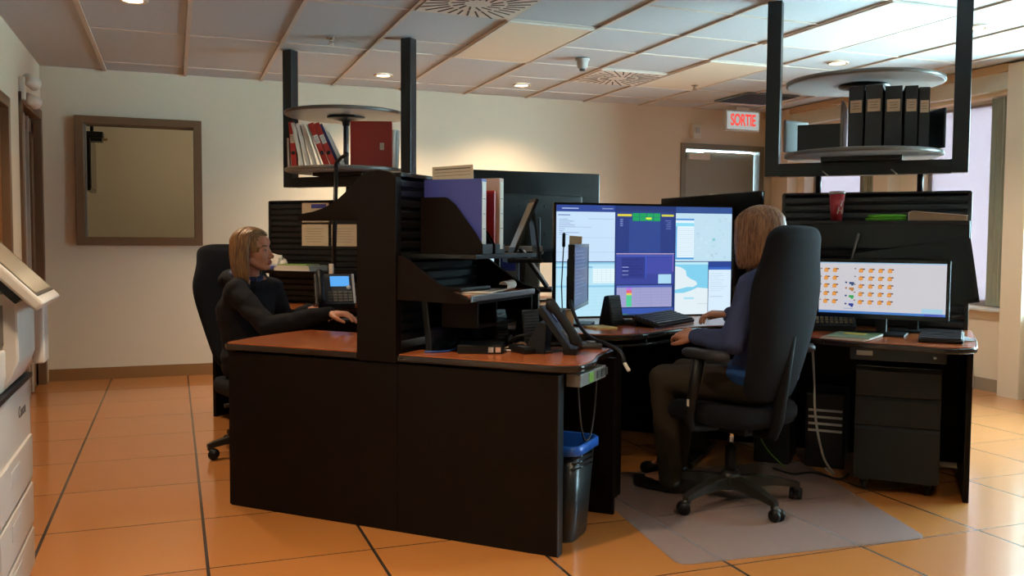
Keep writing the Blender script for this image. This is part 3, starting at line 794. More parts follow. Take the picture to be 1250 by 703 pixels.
# ---- televisions on stands
def tv(label, wx, wy, zc, ang, lit, cat='television', wid=1.13, hei=.655, deskz=CZ):
    # screen faces local -Y
    t = thing('large_display', label, cat, (wx, wy, deskz), ang)
    z = zc - deskz
    mb = MB(); mb.box((0, .018, z), (wid, .03, hei), M_BLKS, .006); mb.box((0, .05, z - .04), (wid * .72, .045, hei * .62), M_BLK, .015)
    mb.build('housing', M_BLK, t)
    mb = MB()
    for sx in (-1, 1):
        for sz in (-1, 1): mb.cyl((sx * .1, .0715, z - .02 + sz * .1), (sx * .1, .075, z - .02 + sz * .1), .008, None, M_BLKS, 12)
    mb.box((0, .034, z + hei * .36), (wid * .9, .004, .006), M_BLKS); mb.build('vesa_mount', M_BLKS, t)
    mb = MB(); mb.box((0, .09, z * .5), (.10, .05, z), None, .006); mb.build('stand_column', M_BLKM, t)
    mb = MB(); mb.box((0, .06, .008), (.42, .26, .016), None, .006); mb.build('stand_base', M_BLKM, t)
    mb = MB(); b = .013
    mb.box((0, .001, z + hei / 2 - b / 2), (wid, .006, b), M_BLKS); mb.box((0, .001, z - hei / 2 + b / 2), (wid, .006, b), M_BLKS)
    for sx in (-1, 1): mb.box((sx * (wid - b) / 2, .001, z), (b, .006, hei), M_BLKS)
    mb.build('bezel', M_BLKS, t)
    W = wid - 2 * b; Hh = hei - 2 * b
    mb = MB()
    def q(x0, y0, x1, y1, col, st=1., lay=0):
        yy = .0015 - lay * .0006
        m_ = emis(col, st) if isinstance(col, str) else col
        mb.quad([(-W / 2 + x0 * W, yy, z + Hh / 2 - y1 * Hh), (-W / 2 + x1 * W, yy, z + Hh / 2 - y1 * Hh), (-W / 2 + x1 * W, yy, z + Hh / 2 - y0 * Hh), (-W / 2 + x0 * W, yy, z + Hh / 2 - y0 * Hh)], m_)
    if not lit:
        q(0, 0, 1, 1, M_SCROFF); mb.build('screen', None, t, normals=False); return t
    q(0, 0, 1, 1, '20346E')
    ST = 1.0
    LB = 'C3DCF4'
    # upper left: a document
    q(.0, .0, .322, .06, '2E4690', 1, 1); q(.0, .06, .322, .505, LB, 1.0, 1)
    q(.03, .025, .12, .035, 'A8B8E0', 1, 2); q(.25, .025, .31, .034, '8F9FD0', 1, 2)
    R = random.Random(3)
    q(.01, .085, .075, .094, '6B7FB0', 1, 2)
    for k in range(9):
        q(.015, .125 + k * .017, .04 + R.random() * .10, .131 + k * .017, '8FA4CC', 1, 2)
    q(.17, .12, .315, .124, '98ACD0', 1, 2); q(.03, .195, .19, .199, '98ACD0', 1, 2)
    q(.0, .29, .322, .293, 'A4BEDC', 1, 2); q(.0, .42, .322, .423, 'A4BEDC', 1, 2)
    # lower left: a pale table
    q(.0, .512, .322, 1., 'B4DFF0', 1., 1); q(.0, .512, .322, .53, '8CC4E0', 1, 2); q(.0, .55, .2, .565, '78B8DC', 1, 2); q(.2, .57, .322, .7, 'E0F2F6', 1, 2)
    for k in range(5): q(.2 + k * .025, .57, .201 + k * .025, .7, 'A8C8D8', 1, 3)
    for k in range(6): q(.2, .585 + k * .02, .322, .587 + k * .02, 'A8C8D8', 1, 3)
    q(.0, .72, .322, .74, '8CC8E4', 1, 2)
    for k in range(7): q(.0, .76 + k * .03, .322, .762 + k * .03, '98D0E4', 1, 2)
    # top middle: dark dispatch board
    q(.33, .02, .66, .43, '2B3D80', 1, 1); q(.33, .02, .66, .05, '26366C', 1, 2); q(.40, .12, .58, .43, '31488E', 1, 2); q(.48, .16, .62, .33, '3E62A0', 1, 3) if False else None
    q(.335, .075, .415, .095, 'D8CC38', 1, 3); q(.585, .075, .655, .093, 'D0CC48', 1, 3)
    for k in range(4):
        for j in range(2): q(.42 + k * .04, .065 + j * .037, .457 + k * .04, .099 + j * .037, '1FA05C', 1, 3)
    q(.495, .103, .527, .122, 'D8E838', 1, 4)
    for k in range(4): q(.35, .12 + k * .018, .365, .13 + k * .018, '7888C0', 1, 3)
    for k in range(5): q(.60 + R.random() * .02, .13 + k * .018, .64, .135 + k * .018, '7888C0', 1, 3)
    q(.33, .432, .66, .44, 'C0A8D0', 1, 3)
    # middle block
    q(.33, .445, .66, .715, '3A4596', 1, 1); q(.36, .47, .495, .66, '303B86', 1, 2); q(.50, .47, .65, .62, '434CA4', 1, 2); q(.33, .447, .66, .46, '4C5CB8', 1, 2)
    for k in range(6): q(.365, .485 + k * .028, .42 + R.random() * .07, .495 + k * .028, '28327A', 1, 3)
    for k in range(3): q(.365, .555 + k * .035, .40, .561 + k * .035, 'A8B4E0', 1, 3)
    q(.495, .46, .499, .66, '3C62D0', 1, 3); q(.57, .625, .645, .71, 'A8D4EC', 1, 3); q(.652, .445, .657, .6, '8A6AC0', 1, 3)
    # table with coloured column
    q(.335, .735, .65, .925, '9C9CC8', 1, 1); q(.335, .725, .65, .745, '5468B8', 1, 2); q(.39, .745, .42, .77, 'B078D8', 1, 2); q(.39, .77, .42, .795, 'E05A78', 1, 2); q(.39, .795, .42, .815, 'E0C850', 1, 2); q(.39, .815, .42, .92, '50C894', 1, 2)
    for k in range(6): q(.44, .76 + k * .026, .64, .762 + k * .026, '8484B4', 1, 2)
    for k in range(5): q(.35 + .06 * k, .745, .351 + .06 * k, .92, '8484B4', 1, 2)
    q(.33, .935, .66, 1., '3A56A8', 1, 1); q(.36, .985, .40, .995, '58B060', 1, 2)
    # upper right: pale map with list
    q(.668, .0, 1, .06, '33508E', 1, 1); q(.668, .06, 1, .505, 'BCDAEA', 1., 1); q(.668, .11, .775, .485, 'DDEEF8', 1, 2); q(.668, .11, .775, .125, '4C90D8', 1, 3); q(.668, .15, .775, .18, '8CD8F0', 1, 3); q(.668, .47, .775, .487, '4898D8', 1, 3); q(.668, .18, .676, .47, '58A8E0', 1, 3)
    for k in range(14): q(.682, .20 + k * .019, .77, .203 + k * .019, 'B0C8DC', 1, 3)
    for k in range(26):
        x = .79 + R.random() * .19; y = .08 + R.random() * .38; s = .006 + R.random() * .012
        q(x, y, x + s, y + s * 1.4, R.choice(['AECCDE', 'C6E0EC', 'B4D4E2']), 1, 2)
    q(.885, .29, .90, .315, '7CC4CC', 1, 3)
    # lower right: coast map
    q(.668, .512, .862, 1., '7FCBE8', 1, 1)
    def poly(pts, col, lay):
        yy = .0015 - lay * .0006
        mb.quad([(-W / 2 + a * W, yy, z + Hh / 2 - b_ * Hh) for a, b_ in pts][::-1], emis(col))
    poly([(.668, .55), (.70, .56), (.73, .59), (.735, .64), (.76, .67), (.79, .69), (.80, .72), (.775, .745), (.74, .745), (.70, .76), (.668, .77)], 'DCE9EE', 2)
    poly([(.668, .80), (.72, .80), (.76, .78), (.80, .75), (.862, .76), (.862, 1.), (.668, 1.)], 'DCE9EE', 2)
    q(.668, .512, .862, .535, 'B8E4F2', 1, 3); q(.72, .84, .78, .86, 'A8DCEC', 1, 3); q(.80, .9, .86, .905, 'B8D0DC', 1, 3)
    q(.866, .512, 1., .56, '2B4290', 1, 1); q(.866, .56, 1., .585, '3560B8', 1, 1); q(.866, .585, 1., 1., 'D2E6F6', 1., 1)
    for k in range(9): q(.875, .62 + k * .02, .875 + .05 + R.random() * .06, .623 + k * .02, 'AAC4DC', 1, 2)
    q(.875, .835, .95, .839, '8CA8CC', 1, 2)
    mb.build('screen', None, t, normals=False)
    return t
TVx, TVy = 2.555, 4.60
tv_main = tv('huge lit desk display split into blue and white windows, facing the right operator', TVx, TVy, 1.083, math.radians(-4), True)
t = tv('large black display back rising behind the white binder', 2.40, 6.07, 1.36, math.radians(180 + 2), False)
t = tv('large black display back, partly hidden behind the operator with light brown hair', 3.225, 4.985, 1.165, math.radians(90), False)
t = tv('large display turned to the seated woman, hidden behind the divider', 1.62, 5.30, 1.07, math.radians(-84), True)
# rear half desks that carry the far displays
for nm, poly in (('rear left corner desk under the tall display back', [(-1.3, 2.43), (-.2, 2.43), (-.2, 3.5), (-.6, 3.5), (-1.3, 3.0)]), ('rear right corner desk under the display back beside the slat wall', [(.005, 2.43), (1.2, 2.43), (1.2, 3.0), (.5, 3.5), (.005, 3.5)])):
    t = thing('rear_desk', nm, 'desk', at(0, 0, 0), ROT)
    worktop(t, round_poly(poly, .03), CZ)
    cx_ = sum(p[0] for p in poly) / 5; cy_ = sum(p[1] for p in poly) / 5
    for s in (-1, 1):
        mb = MB(); mb.box((cx_ + s * .3, cy_, .36), (.08, .5, .73), None, .004); mb.build('leg_panel', M_BLKM, t)
t = thing('desktop_cabinet', 'pale grey cabinet behind the tablet, in front of the tall display back', 'cabinet', at(-.36, 2.0, CZ), ROT + .35)
mb = MB(); mb.box((0, 0, .175), (.26, .22, .35), None, .006); mb.build('body', mat('grey_green_metal', '8C9894', .45), t)
mb = MB(); mb.box((0, 0, .36), (.30, .26, .02), None, .004); mb.build('top', M_BLKM, t)
mb = MB(); mb.box((-.06, -.1115, .29), (.10, .002, .08)); mb.box((-.06, -.1128, .292), (.07, .001, .035), M_BLUE); mb.build('label_card', M_WHITE, t)
t = thing('paper_stack', 'pale paper stack on the grey cabinet behind the tablet', 'paper', at(-.36, 2.0, CZ + .3705), ROT + .4)
mb = MB()
for k in range(5): mb.box((.003 * (k % 3), .002 * k, .003 + k * .006), (.29, .21, .0055), M_WHITEV, rot=(0, 0, .02 * (k % 2)))
mb.build('sheets', M_WHITEV, t)
t = thing('centre_post', 'grey cable column at the middle of the console cross', 'column', at(-.094, 2.31, 0), ROT)
mb = MB(); mb.box((0, 0, .55), (.16, .16, 1.10), None, .01); mb.build('post', M_LGREY, t)
mb = MB(); mb.box((0, 0, 1.108), (.19, .19, .016), None, .004); mb.build('post_cap', M_BLKM, t)

# ================================================================ SMALL THINGS, FRONT RIGHT STATION
Z_U = 1.1405   # upper shelf top
Z_LS = .9765   # lower shelf top
def magazine_file(v, label):
    t = thing('magazine_file', label, 'file holder', at(.005, v, Z_U), ROT)
    side = [(0, 0), (.285, 0), (.292, .01), (.292, .04), (.262, .085), (.165, .205), (.13, .232), (.115, .236), (0, .236)]
    for i, dv in enumerate((0, .092)):
        mb = MB(); mb.prism(side, dv, dv + .005, axis='y', bev=.001); mb.build('side_panel', M_BLACKWOOD, t)
    mb = MB(); mb.box((.0025, .0485, .118), (.005, .087, .236)); mb.box((.146, .0485, .0025), (.28, .087, .005)); mb.box((.289, .0485, .022), (.005, .087, .04)); mb.build('back_panel', M_BLK, t)
    return t
magazine_file(.165, 'black magazine file with the blue binder on the divider shelf')
magazine_file(.285, 'black magazine file with the red folder, behind the one with the blue binder')
binder('blue binder with white spine tucked in the black magazine file', 'binder', M_BLUE, .045, .27, .305, at(.282, .206, Z_U + .0055), Euler((0, .0, ROT + PI / 2)), lab=M_WHITEV, lz=.5, lh=.92)
t = thing('paper_sheet', 'printed paper sheet sticking up out of the blue binder', 'paper', at(.02, .238, Z_U + .30), ROT, rot=Euler((0, -.03, ROT)))
mb = MB(); mb.box((.10, 0, .03), (.195, .0025, .075), M_PAPERL)
for k in range(3): mb.box((.10, -.0018, .055 - k * .014), (.17, .001, .004 if k == 0 else .0015), M_INK)
mb.build('sheet', M_PAPERL, t)
binder('red folder leaning in the magazine file next to the blue binder', 'folder', M_RED, .014, .24, .262, at(.285, .305, Z_U + .0055), Euler((.0, -.0, ROT + PI / 2 - .06)))
binder('white binder with clear spine standing right of the red folder', 'binder', mat('cream_binder_vinyl', 'C9AFA0', .4), .04, .27, .315, at(.295, .349, Z_U + .0055), Euler((0, 0, ROT + PI / 2)), lab=M_WHITEV, lz=.5, lh=.9)
# lower shelf
t = thing('paper_stack', 'loose white papers on the lower divider shelf', 'paper', at(.2, .26, Z_LS), ROT + .15)
mb = MB()
for k in range(4): mb.box((.004 * k, .006 * (k % 3), .0012 + k * .0022), (.20, .27, .0018), M_WHITE, rot=(0, 0, .05 * (k % 3)))
mb.build('sheets', M_WHITE, t)
t = thing('document_wallet', 'black document wallet lying on the papers of the lower shelf', 'folder', at(.15, .24, Z_LS + .0095), ROT - .1)
mb = MB(); mb.box((0, 0, .009), (.17, .24, .018), None, .006); mb.build('cover', M_BLK, t)
mb = MB(); mb.box((.05, .02, .0185), (.05, .18, .002)); mb.build('flap', M_BLKS, t)
t = thing('rolled_paper', 'curled white paper on the lower divider shelf near its right bracket', 'paper', at(.22, .50, Z_LS), ROT + .2)
poly = []
for k in range(15):
    a = k / 14 * 4.3; poly.append((.035 + .02 * math.sin(a) + (.0 if k else 0), .0215 - .02 * math.cos(a)))
poly = [(-.09, .0005)] + poly; back = [(p[0], p[1] + .0015) for p in poly][::-1]
mb = MB(); mb.prism(poly + [(p[0] * .985, p[1] + .0016) for p in poly][::-1], -.09, .09, axis='y'); mb.build('sheet', M_WHITE, t)

# switched off monitor under the shelf
def monitor(label, w, h, loc, rz, zc, scr, tilt=0., roll=0., stand=True, base=(.2, .16), frame=.016, depth=.03):
    t = thing('computer_monitor', label, 'monitor', loc, rz)
    R = Euler((tilt, roll, 0)).to_matrix().to_4x4(); P = Matrix.Translation((0, 0, zc)) @ R
    def put(mb, name, m, par=t):
        mb.bm.transform(P); return mb.build(name, m, par)
    mb = MB(); mb.box((0, depth / 2, 0), (w, depth, h), M_BLK, .005); mb.box((0, depth + .012, 0), (w * .5, .03, h * .55), M_BLK, .01); put(mb, 'housing', M_BLK)
    mb = MB()
    mb.box((0, -.001, h / 2 - frame / 2), (w, .004, frame)); mb.box((0, -.001, -h / 2 + frame * .7), (w, .004, frame * 1.4))
    for s in (-1, 1): mb.box((s * (w - frame) / 2, -.001, 0), (frame, .004, h))
    put(mb, 'bezel', M_BLKS)
    mb = MB(); scr(mb, w - 2 * frame, h - 2.4 * frame, .2 * frame); s_ = put(mb, 'screen', None)
    if stand:
        mb = MB(); mb.box((0, depth + .03, zc * .5), (.05, .03, zc), None, .006); mb.build('stand', M_BLK, t)
        mb = MB(); mb.box((0, .03, .006), (base[0], base[1], .012), None, .005); mb.build('base', M_BLK, t)
    return t
def off_screen(mb, w, h, dz): mb.quad([(-w / 2, -.0008, dz - h / 2), (w / 2, -.0008, dz - h / 2), (w / 2, -.0008, dz + h / 2), (-w / 2, -.0008, dz + h / 2)], M_SCROFF)
monitor('switched off monitor standing under the divider shelf at the back of the cluttered desk', .62, .22, at(.112, .40, DZ), ROT + PI / 2 - .07, .112, off_screen, tilt=-.12, stand=False)
def text_screen(mb, w, h, dz):
    mb.quad([(-w / 2, -.0008, dz - h / 2), (w / 2, -.0008, dz - h / 2), (w / 2, -.0008, dz + h / 2), (-w / 2, -.0008, dz + h / 2)], emis('46567E', .7))
    R = random.Random(5)
    for k in range(14):
        z = dz + h * (.42 - k * .062); a = -w * .45; b = a + w * (.2 + .6 * R.random())
        mb.quad([(a, -.0014, z), (b, -.0014, z), (b, -.0014, z + .006), (a, -.0014, z + .006)], emis('6F80A8', .7))
monitor('slim monitor seen at a sharp angle left of the big lit display', .50, .33, at(.32, 1.28, CZ), ROT + PI / 2 + .20, .255, text_screen, base=(.2, .18))
# note stuck on the big display
t = tag(MB().box((0, 0, 0), (.075, .0012, .055), M_STICKY).build('sticky_note', M_STICKY), 'tan sticky note on the left part of the big lit display', 'note')
a_ = math.radians(-4); t.rotation_euler = (0, .05, a_); t.location = Vector((TVx, TVy, 0)) + Vector((math.cos(a_), math.sin(a_), 0)) * -.437 + Vector((math.sin(a_), -math.cos(a_), 0)) * .0045 + Vector((0, 0, 1.195))

# tablets on stands
def tablet_stand(label, loc, rz, zc, lean, w, h, tr):
    t = thing('tablet_stand', label, 'tablet', loc, rz)
    P = Matrix.Translation((0, 0, zc)) @ Euler((lean, 0, 0)).to_matrix().to_4x4()
    mb = MB(); mb.box((0, .006, 0), (w, .012, h), None, .004); mb.bm.transform(P); mb.build('tablet', M_BLK, t)
    mb = MB(); mb.box((0, -.0008, .004), (w - .03, .002, h - .05)); mb.bm.transform(P); mb.build('screen', mat('pale_tablet_screen', 'BBAA92', .3), t)
    mb = MB(); top = P @ Vector((0, .014, h * .32)); 
    mb.box(tuple((top + Vector((0, tr, 0))) * .5 + Vector((0, tr * .5, -top.z * .5 + (zc * .5)))), (.001, .001, .001)) if False else None
    foot = Vector((0, top.y + tr, .01))
    mb.tube([top, foot], [.012, .012], None, 8); mb.build('prop', M_BLKM, t)
    mb = MB(); bot = P @ Vector((0, .012, -h / 2)); mb.box((0, (foot.y + bot.y) / 2, .006), (w * .7, abs(foot.y - bot.y) + .06, .012), None, .004); mb.build('base', M_BLKM, t)
    mb = MB(); mb.tube([bot + Vector((0, 0, .02)), Vector((0, bot.y, .01))], .012, None, 8); mb.build('upright', M_BLKM, t)
    return t
def tablet_on_post(label, u, v, zp, lean, hgt, w, rz, prop):
    t = thing('tablet_stand', label, 'tablet', at(u, v, CZ), ROT + rz)
    z = zp - CZ
    mb = MB(); mb.box((0, 0, .006), (.16, .16, .012), None, .004); mb.build('foot', M_BLKM, t)
    mb = MB(); mb.box((0, 0, z / 2), (.03, .03, z), None, .004); mb.build('post', M_BLKM, t)
    mb = MB(); mb.box((0, 0, z), (.17, w, .02), None, .005); mb.build('platform', M_BLK, t)
    P = Matrix.Translation((-.06, 0, z + .012)) @ Euler((0, lean, 0)).to_matrix().to_4x4()
    mb = MB(); mb.box((0, 0, hgt / 2), (.016, w, hgt), None, .004); mb.bm.transform(P); mb.build('tablet', M_BLK, t)
    mb = MB(); mb.box((-.009, 0, hgt * .55), (.004, w - .02, hgt * .76)); mb.bm.transform(P); mb.build('screen', mat('pale_tablet_screen', 'BBAA92', .3), t)
    q = P @ Vector((.01, 0, hgt * .8))
    mb = MB(); mb.box(((q.x + prop) / 2, 0, (q.z + z) / 2), (.014, w * .8, math.hypot(q.z - z, prop - q.x)), None, .003, rot=(0, -math.atan2(prop - q.x, q.z - z), 0)); mb.build('prop', M_BLKM, t)
tablet_on_post('tablet leaning on a tall black easel, upper one beside the white binder', .15, .90, 1.10, .40, .31, .20, .56, .075)
tablet_on_post('lower tablet on a black easel leaning the other way, beside the slim monitor', .15, 1.07, .95, .62, .24, .18, PI + .36, .09)

# mini computer with two stickers
t = thing('mini_computer', 'small flat black computer with two pale stickers on the front desk', 'computer', at(.27, .215, DZ), ROT + .02 + math.radians(20))
mb = MB(); mb.box((0, 0, .018), (.185, .17, .036), None, .004); mb.build('case', M_BLK, t)
for x, m_, in ((.045, M_LGREY), (.075, mat('pink_sticker', 'C9A08E', .6))):
    mb = MB(); mb.box((x, -.0857, .018), (.021, .001, .021)); mb.build('sticker', m_, t)
# speakers
def speaker(label, loc, rz, s=1.):
    t = thing('desk_speaker', label, 'speaker', loc, rz)
    side = [(-.055, 0), (.055, 0), (.05, .03), (.015, .165), (-.02, .172), (-.05, .03)]
    mb = MB(); mb.prism([(a * s, b * s) for a, b in side], -.05 * s, .05 * s, axis='x', bev=.01 * s, seg=3); mb.build('cabinet', M_BLK, t)
    mb = MB()
    n = Vector((0, .035 * -1, 0))
    for k in range(9):
        z = (.035 + k * .014) * s; y = (-.05 + (z / s - .03) * .21) * s - .002
        mb.box((0, y, z), (.08 * s, .004, .009 * s))
    mb.build('grille', M_DGREY, t)
    return t
speaker('black desk speaker in front of the big display, right of the slim monitor', at(.47, 1.33, CZ), ROT + 1.1, .92)
speaker('left one of two small black speakers among the cables', at(.20, .50, DZ), ROT + 1.3, .92)
speaker('right one of two small black speakers among the cables', at(.335, .545, DZ), ROT + 1.0, .92)
t = thing('cardboard_cup', 'tan paper cup behind the black desk phone', 'cup', at(.33, 1.05, CZ), 0)
mb = MB(); mb.lathe([(.001, 0), (.03, 0), (.039, .095), (.036, .095), (.028, .006), (.001, .006)], m=mat('kraft_cup', 'B08A5C', .6)); mb.build('cup_body', None, t)
mb = MB(); mb.lathe([(.0365, .093), (.041, .094), (.041, .099), (.0365, .1)], m=M_WHITE); mb.build('rim', M_WHITE, t)

def desk_phone(label, loc, rz, screen=True, scale=1., lean=.9):
    # user side is local -Y; sloping face
    t = thing('desk_phone', label, 'telephone', loc, rz)
    s = scale
    T = Matrix.Rotation(lean, 4, 'X')
    P = Matrix.Translation((0, -.055 * s, .02 * s)) @ T
    mb = MB(); mb.box((0, .095 * s, -.008 * s), (.22 * s, .19 * s, .022 * s), None, .006); mb.bm.transform(P); mb.build('body', M_DGREY if screen else M_BLK, t)
    mb = MB(); hgt = .19 * s * math.sin(lean); y1 = -.055 * s + .19 * s * math.cos(lean)
    mb.prism([(y1 - .015, 0), (y1 + .07 * s, 0), (y1 + .066 * s, .012), (y1 + .008, hgt * .75), (y1 - .02, hgt * .7)], -.09 * s, .09 * s, axis='x', bev=.002); mb.build('stand', M_BLK, t)
    mb = MB(); mb.box((0, -.05 * s, .012 * s), (.2 * s, .05 * s, .024 * s), None, .004); mb.build('front_edge', M_BLK, t)
    # handset on the left
    mb = MB(); mb.tube([(-.082 * s, .005 * s, .02 * s), (-.082 * s, .012 * s, .03 * s), (-.082 * s, .05 * s, .036 * s), (-.082 * s, .14 * s, .036 * s), (-.082 * s, .18 * s, .03 * s), (-.082 * s, .187 * s, .02 * s)], [.02 * s, .024 * s, .017 * s, .017 * s, .024 * s, .02 * s], None, 12); mb.bm.transform(P); mb.build('handset', M_BLK, t)
    mb = MB()
    for r in range(4):
        for c in range(5): mb.box(((-.03 + c * .028) * s, (.02 + r * .017) * s, .005 * s), (.021 * s, .011 * s, .005 * s), None, .001)
    mb.bm.transform(P); mb.build('keypad', mat('grey_keys', '6E675C', .5), t)
    mb = MB(); mb.box((.028 * s, .14 * s, .0045 * s), (.105 * s, .062 * s, .004 * s), emis('58A8F0', .95) if screen else M_SCROFF); mb.bm.transform(P); mb.build('display', None, t)
    if screen:
        mb = MB(); mb.cyl((.075 * s, .10 * s, .004), (.075 * s, .10 * s, .012), .012 * s, None, M_WHITEV, 16); mb.bm.transform(P); mb.build('round_key', M_WHITEV, t)
        mb = MB(); mb.box((.104 * s, .095 * s, -.006 * s), (.014 * s, .185 * s, .02 * s), None, .003); mb.bm.transform(P); mb.build('side_strip', M_LGREY, t)
    return t
desk_phone('black desk phone seen from behind at the corner of the cluttered front desk', at(.56, .36, DZ), ROT + PI / 2 + .25, False, 1.12, .95)
desk_phone('desk phone with blue lit display beside the woman', at(-1.50, 1.66, CZ), ROT + .75, True, 1.15, 1.05)
t = thing('speakerphone', 'small grey conference puck on the front desk behind the phone', 'telephone', at(.62, .535, DZ), ROT + .4)
mb = MB(); mb.box((0, 0, .012), (.13, .09, .024), None, .01); mb.build('case', M_DGREY, t)
mb = MB(); mb.cyl((.02, 0, .024), (.02, 0, .030), .022, None, M_GREYM); mb.build('dial', M_GREYM, t)
# headset
t = thing('headset', 'black telephone headset lying among the cables on the front desk', 'headset', at(.38, .42, DZ), ROT + .5)
mb = MB(); mb.tube([(.07 * math.cos(a), 0, .075 * math.sin(a) + .03) for a in [PI * k / 14 for k in range(15)]], .006, None, 8); mb.bm.transform(Euler((.9, 0, 0)).to_matrix().to_4x4()); mb.build('headband', M_BLK, t)
for s_ in (-1, 1):
    mb = MB(); mb.cyl((s_ * .06, -.01, .03), (s_ * .085, -.01, .03), .03, .026, M_BLK); mb.build('ear_cup', M_BLK, t)
mb = MB(); mb.tube([(.08, -.01, .03), (.09, -.07, .02), (.07, -.11, .012)], .004, None); mb.ell((.068, -.115, .012), .009, None); mb.build('boom', M_BLK, t)
t = thing('switch_box', 'flat black box with a pale line of print, behind the small speakers', 'device', at(.33, .84, CZ), ROT + .3)
mb = MB(); mb.box((0, 0, .055), (.13, .10, .11), None, .006); mb.build('case', M_BLK, t)
mb = MB(); mb.box((-.01, -.0508, .07), (.05, .001, .005)); mb.build('print', M_LGREY, t)
t = thing('radio_handset', 'black two way radio with grey keys lying by the desk phone', 'radio', at(.43, .26, DZ), ROT + .9)
mb = MB(); mb.box((0, 0, .014), (.055, .15, .028), None, .008); mb.build('case', M_BLK, t)
mb = MB()
for k in range(9): mb.box((-.016 + .016 * (k % 3), -.05 + .018 * (k // 3), .029), (.011, .011, .003), None, .001)
mb.build('keys', M_GREYM, t)
mb = MB(); mb.cyl((.018, .075, .014), (.018, .14, .014), .006, .004, None); mb.build('antenna', M_BLK, t)
# cables on the front desk
R = random.Random(11)
cab = [('black cable coiled between the mini computer and the speakers', M_BLK, .0045, .20, .42), ('black cable tangle by the headset on the front desk', M_BLK, .005, .30, .40), ('brown beige cable lying across the front desk', mat('beige_cable', '8A6C52', .5), .0045, .34, .33), ('black cable loop at the foot of the off monitor', M_BLK, .004, .19, .36), ('dark cable loop at the back of the front desk', M_BLKS, .0045, .36, .5), ('black cable bundle beside the right small speaker', M_BLK, .005, .46, .50), ('thin grey cable wandering past the mini computer', M_DGREY, .0035, .17, .36)]
for nm, m_, r_, cu_, cv_ in cab:
    pts = [at(cu_ + .10 * math.cos(k * 1.1) * (.5 + R.random() * .6), cv_ + .12 * math.sin(k * 1.1) * (.4 + R.random() * .6), DZ + .005 + (.02 * R.random() if k % 2 else 0)) for k in range(11)]
    cable(nm, pts, r_, m_)
cable('white cable curving over the front desk towards the phone', [at(.30, .30, DZ + .005), at(.36, .26, DZ + .005), at(.42, .29, DZ + .005), at(.50, .27, DZ + .005), at(.55, .31, DZ + .005)], .004, M_LGREY)
cable('blue network cable by the gable on the front desk', [at(.08, .07, DZ + .004), at(.12, .09, DZ + .004), at(.15, .14, DZ + .004), at(.165, .19, DZ + .012), at(.17, .24, DZ + .02)], .004, mat('blue_cable', '24509A', .4))
cable('long black hose dropping from the slim monitor over the desk edge', [at(.33, 1.10, .93), at(.38, .98, .88), at(.48, .80, .82), at(.60, .62, .775), at(.72, .52, .757), at(.79, .48, .73), at(.81, .47, .69)], .009, M_BLK)
cable('white plug hanging at the desk corner below the hose', [at(.81, .47, .690), at(.822, .462, .675), at(.835, .455, .66)], .008, M_WHITEV, 'cable_plug', 'plug')
cable('thin grey cord hanging in a loop under the right end of the front desk', [at(.70, .20, .68), at(.71, .21, .5), at(.715, .25, .40), at(.72, .31, .41), at(.72, .36, .52), at(.715, .40, .69)], .004, mat('dark_cord', '25251F', .5))
# power box under the desk edge
t = thing('power_box', 'grey power box with green light fixed under the end of the front desk', 'power strip', at(.74, .20, .705), ROT)
mb = MB(); mb.box((0, 0, -.036), (.06, .30, .05), None, .004); mb.build('case', mat('mid_grey_metal', '6A6866', .5), t)
mb = MB(); mb.box((.018, -.03, -.036), (.03, .05, .04), None, .004); mb.box((.032, -.03, -.034), (.006, .024, .018), emis('74B030', .5)); mb.build('green_switch', M_BLK, t)
mb = MB()
for k in range(3): mb.box((.031, .05 + k * .05, -.036), (.004, .03, .03), M_DGREY)
mb.build('socket', M_DGREY, t)
# waste bin
t = thing('waste_bin', 'black waste bin with bright blue rim beside the front panel', 'bin', at(.55, .25, 0), ROT)
def rr(w, d, r, z, n=6):
    out = []
    for cx_, cy_, a0 in ((w / 2 - r, d / 2 - r, 0), (-w / 2 + r, d / 2 - r, PI / 2), (-w / 2 + r, -d / 2 + r, PI), (w / 2 - r, -d / 2 + r, 1.5 * PI)):
        for k in range(n + 1):
            a = a0 + PI / 2 * k / n; out.append((cx_ + r * math.cos(a), cy_ + r * math.sin(a), z))
    return out
def loft(mb, rows, m, cap0=True, cap1=True):
    rs = [[mb.bm.verts.new(p) for p in row] for row in rows]; fs = []
    n = len(rs[0])
    for A, B in zip(rs, rs[1:]):
        for k in range(n): fs.append(mb.bm.faces.new((A[k], A[(k + 1) % n], B[(k + 1) % n], B[k])))
    if cap0: fs.append(mb.bm.faces.new(rs[0][::-1]))
    if cap1: fs.append(mb.bm.faces.new(rs[-1]))
    mb._fin(fs, m, True)
mb = MB(); loft(mb, [rr(.30, .20, .05, 0), rr(.31, .21, .05, .01), rr(.355, .255, .05, .36), rr(.35, .25, .05, .36), rr(.30, .20, .05, .02)], None); mb.build('bin_body', mat('black_bin_plastic', '1A1918', .32, bump=.05), t)
mb = MB(); loft(mb, [rr(.36, .26, .05, .355), rr(.385, .285, .055, .362), rr(.385, .285, .055, .392), rr(.37, .27, .05, .398), rr(.345, .245, .05, .392), rr(.32, .22, .05, .16)], None, False, False); mb.build('rim', mat('blue_bin_rim', '1E5CC0', .35), t)
mb = MB()
for k in range(3):
    a = .29 + k * .022
    mb.tube([(-.12, -.128 + (a - .3) * -.06, a), (.06, -.131, a + .01), (.172, -.11, a + .015), (.178, .05, a + .01)], .004, None, 6)
mb.build('bag_fold', M_BLKS, t)
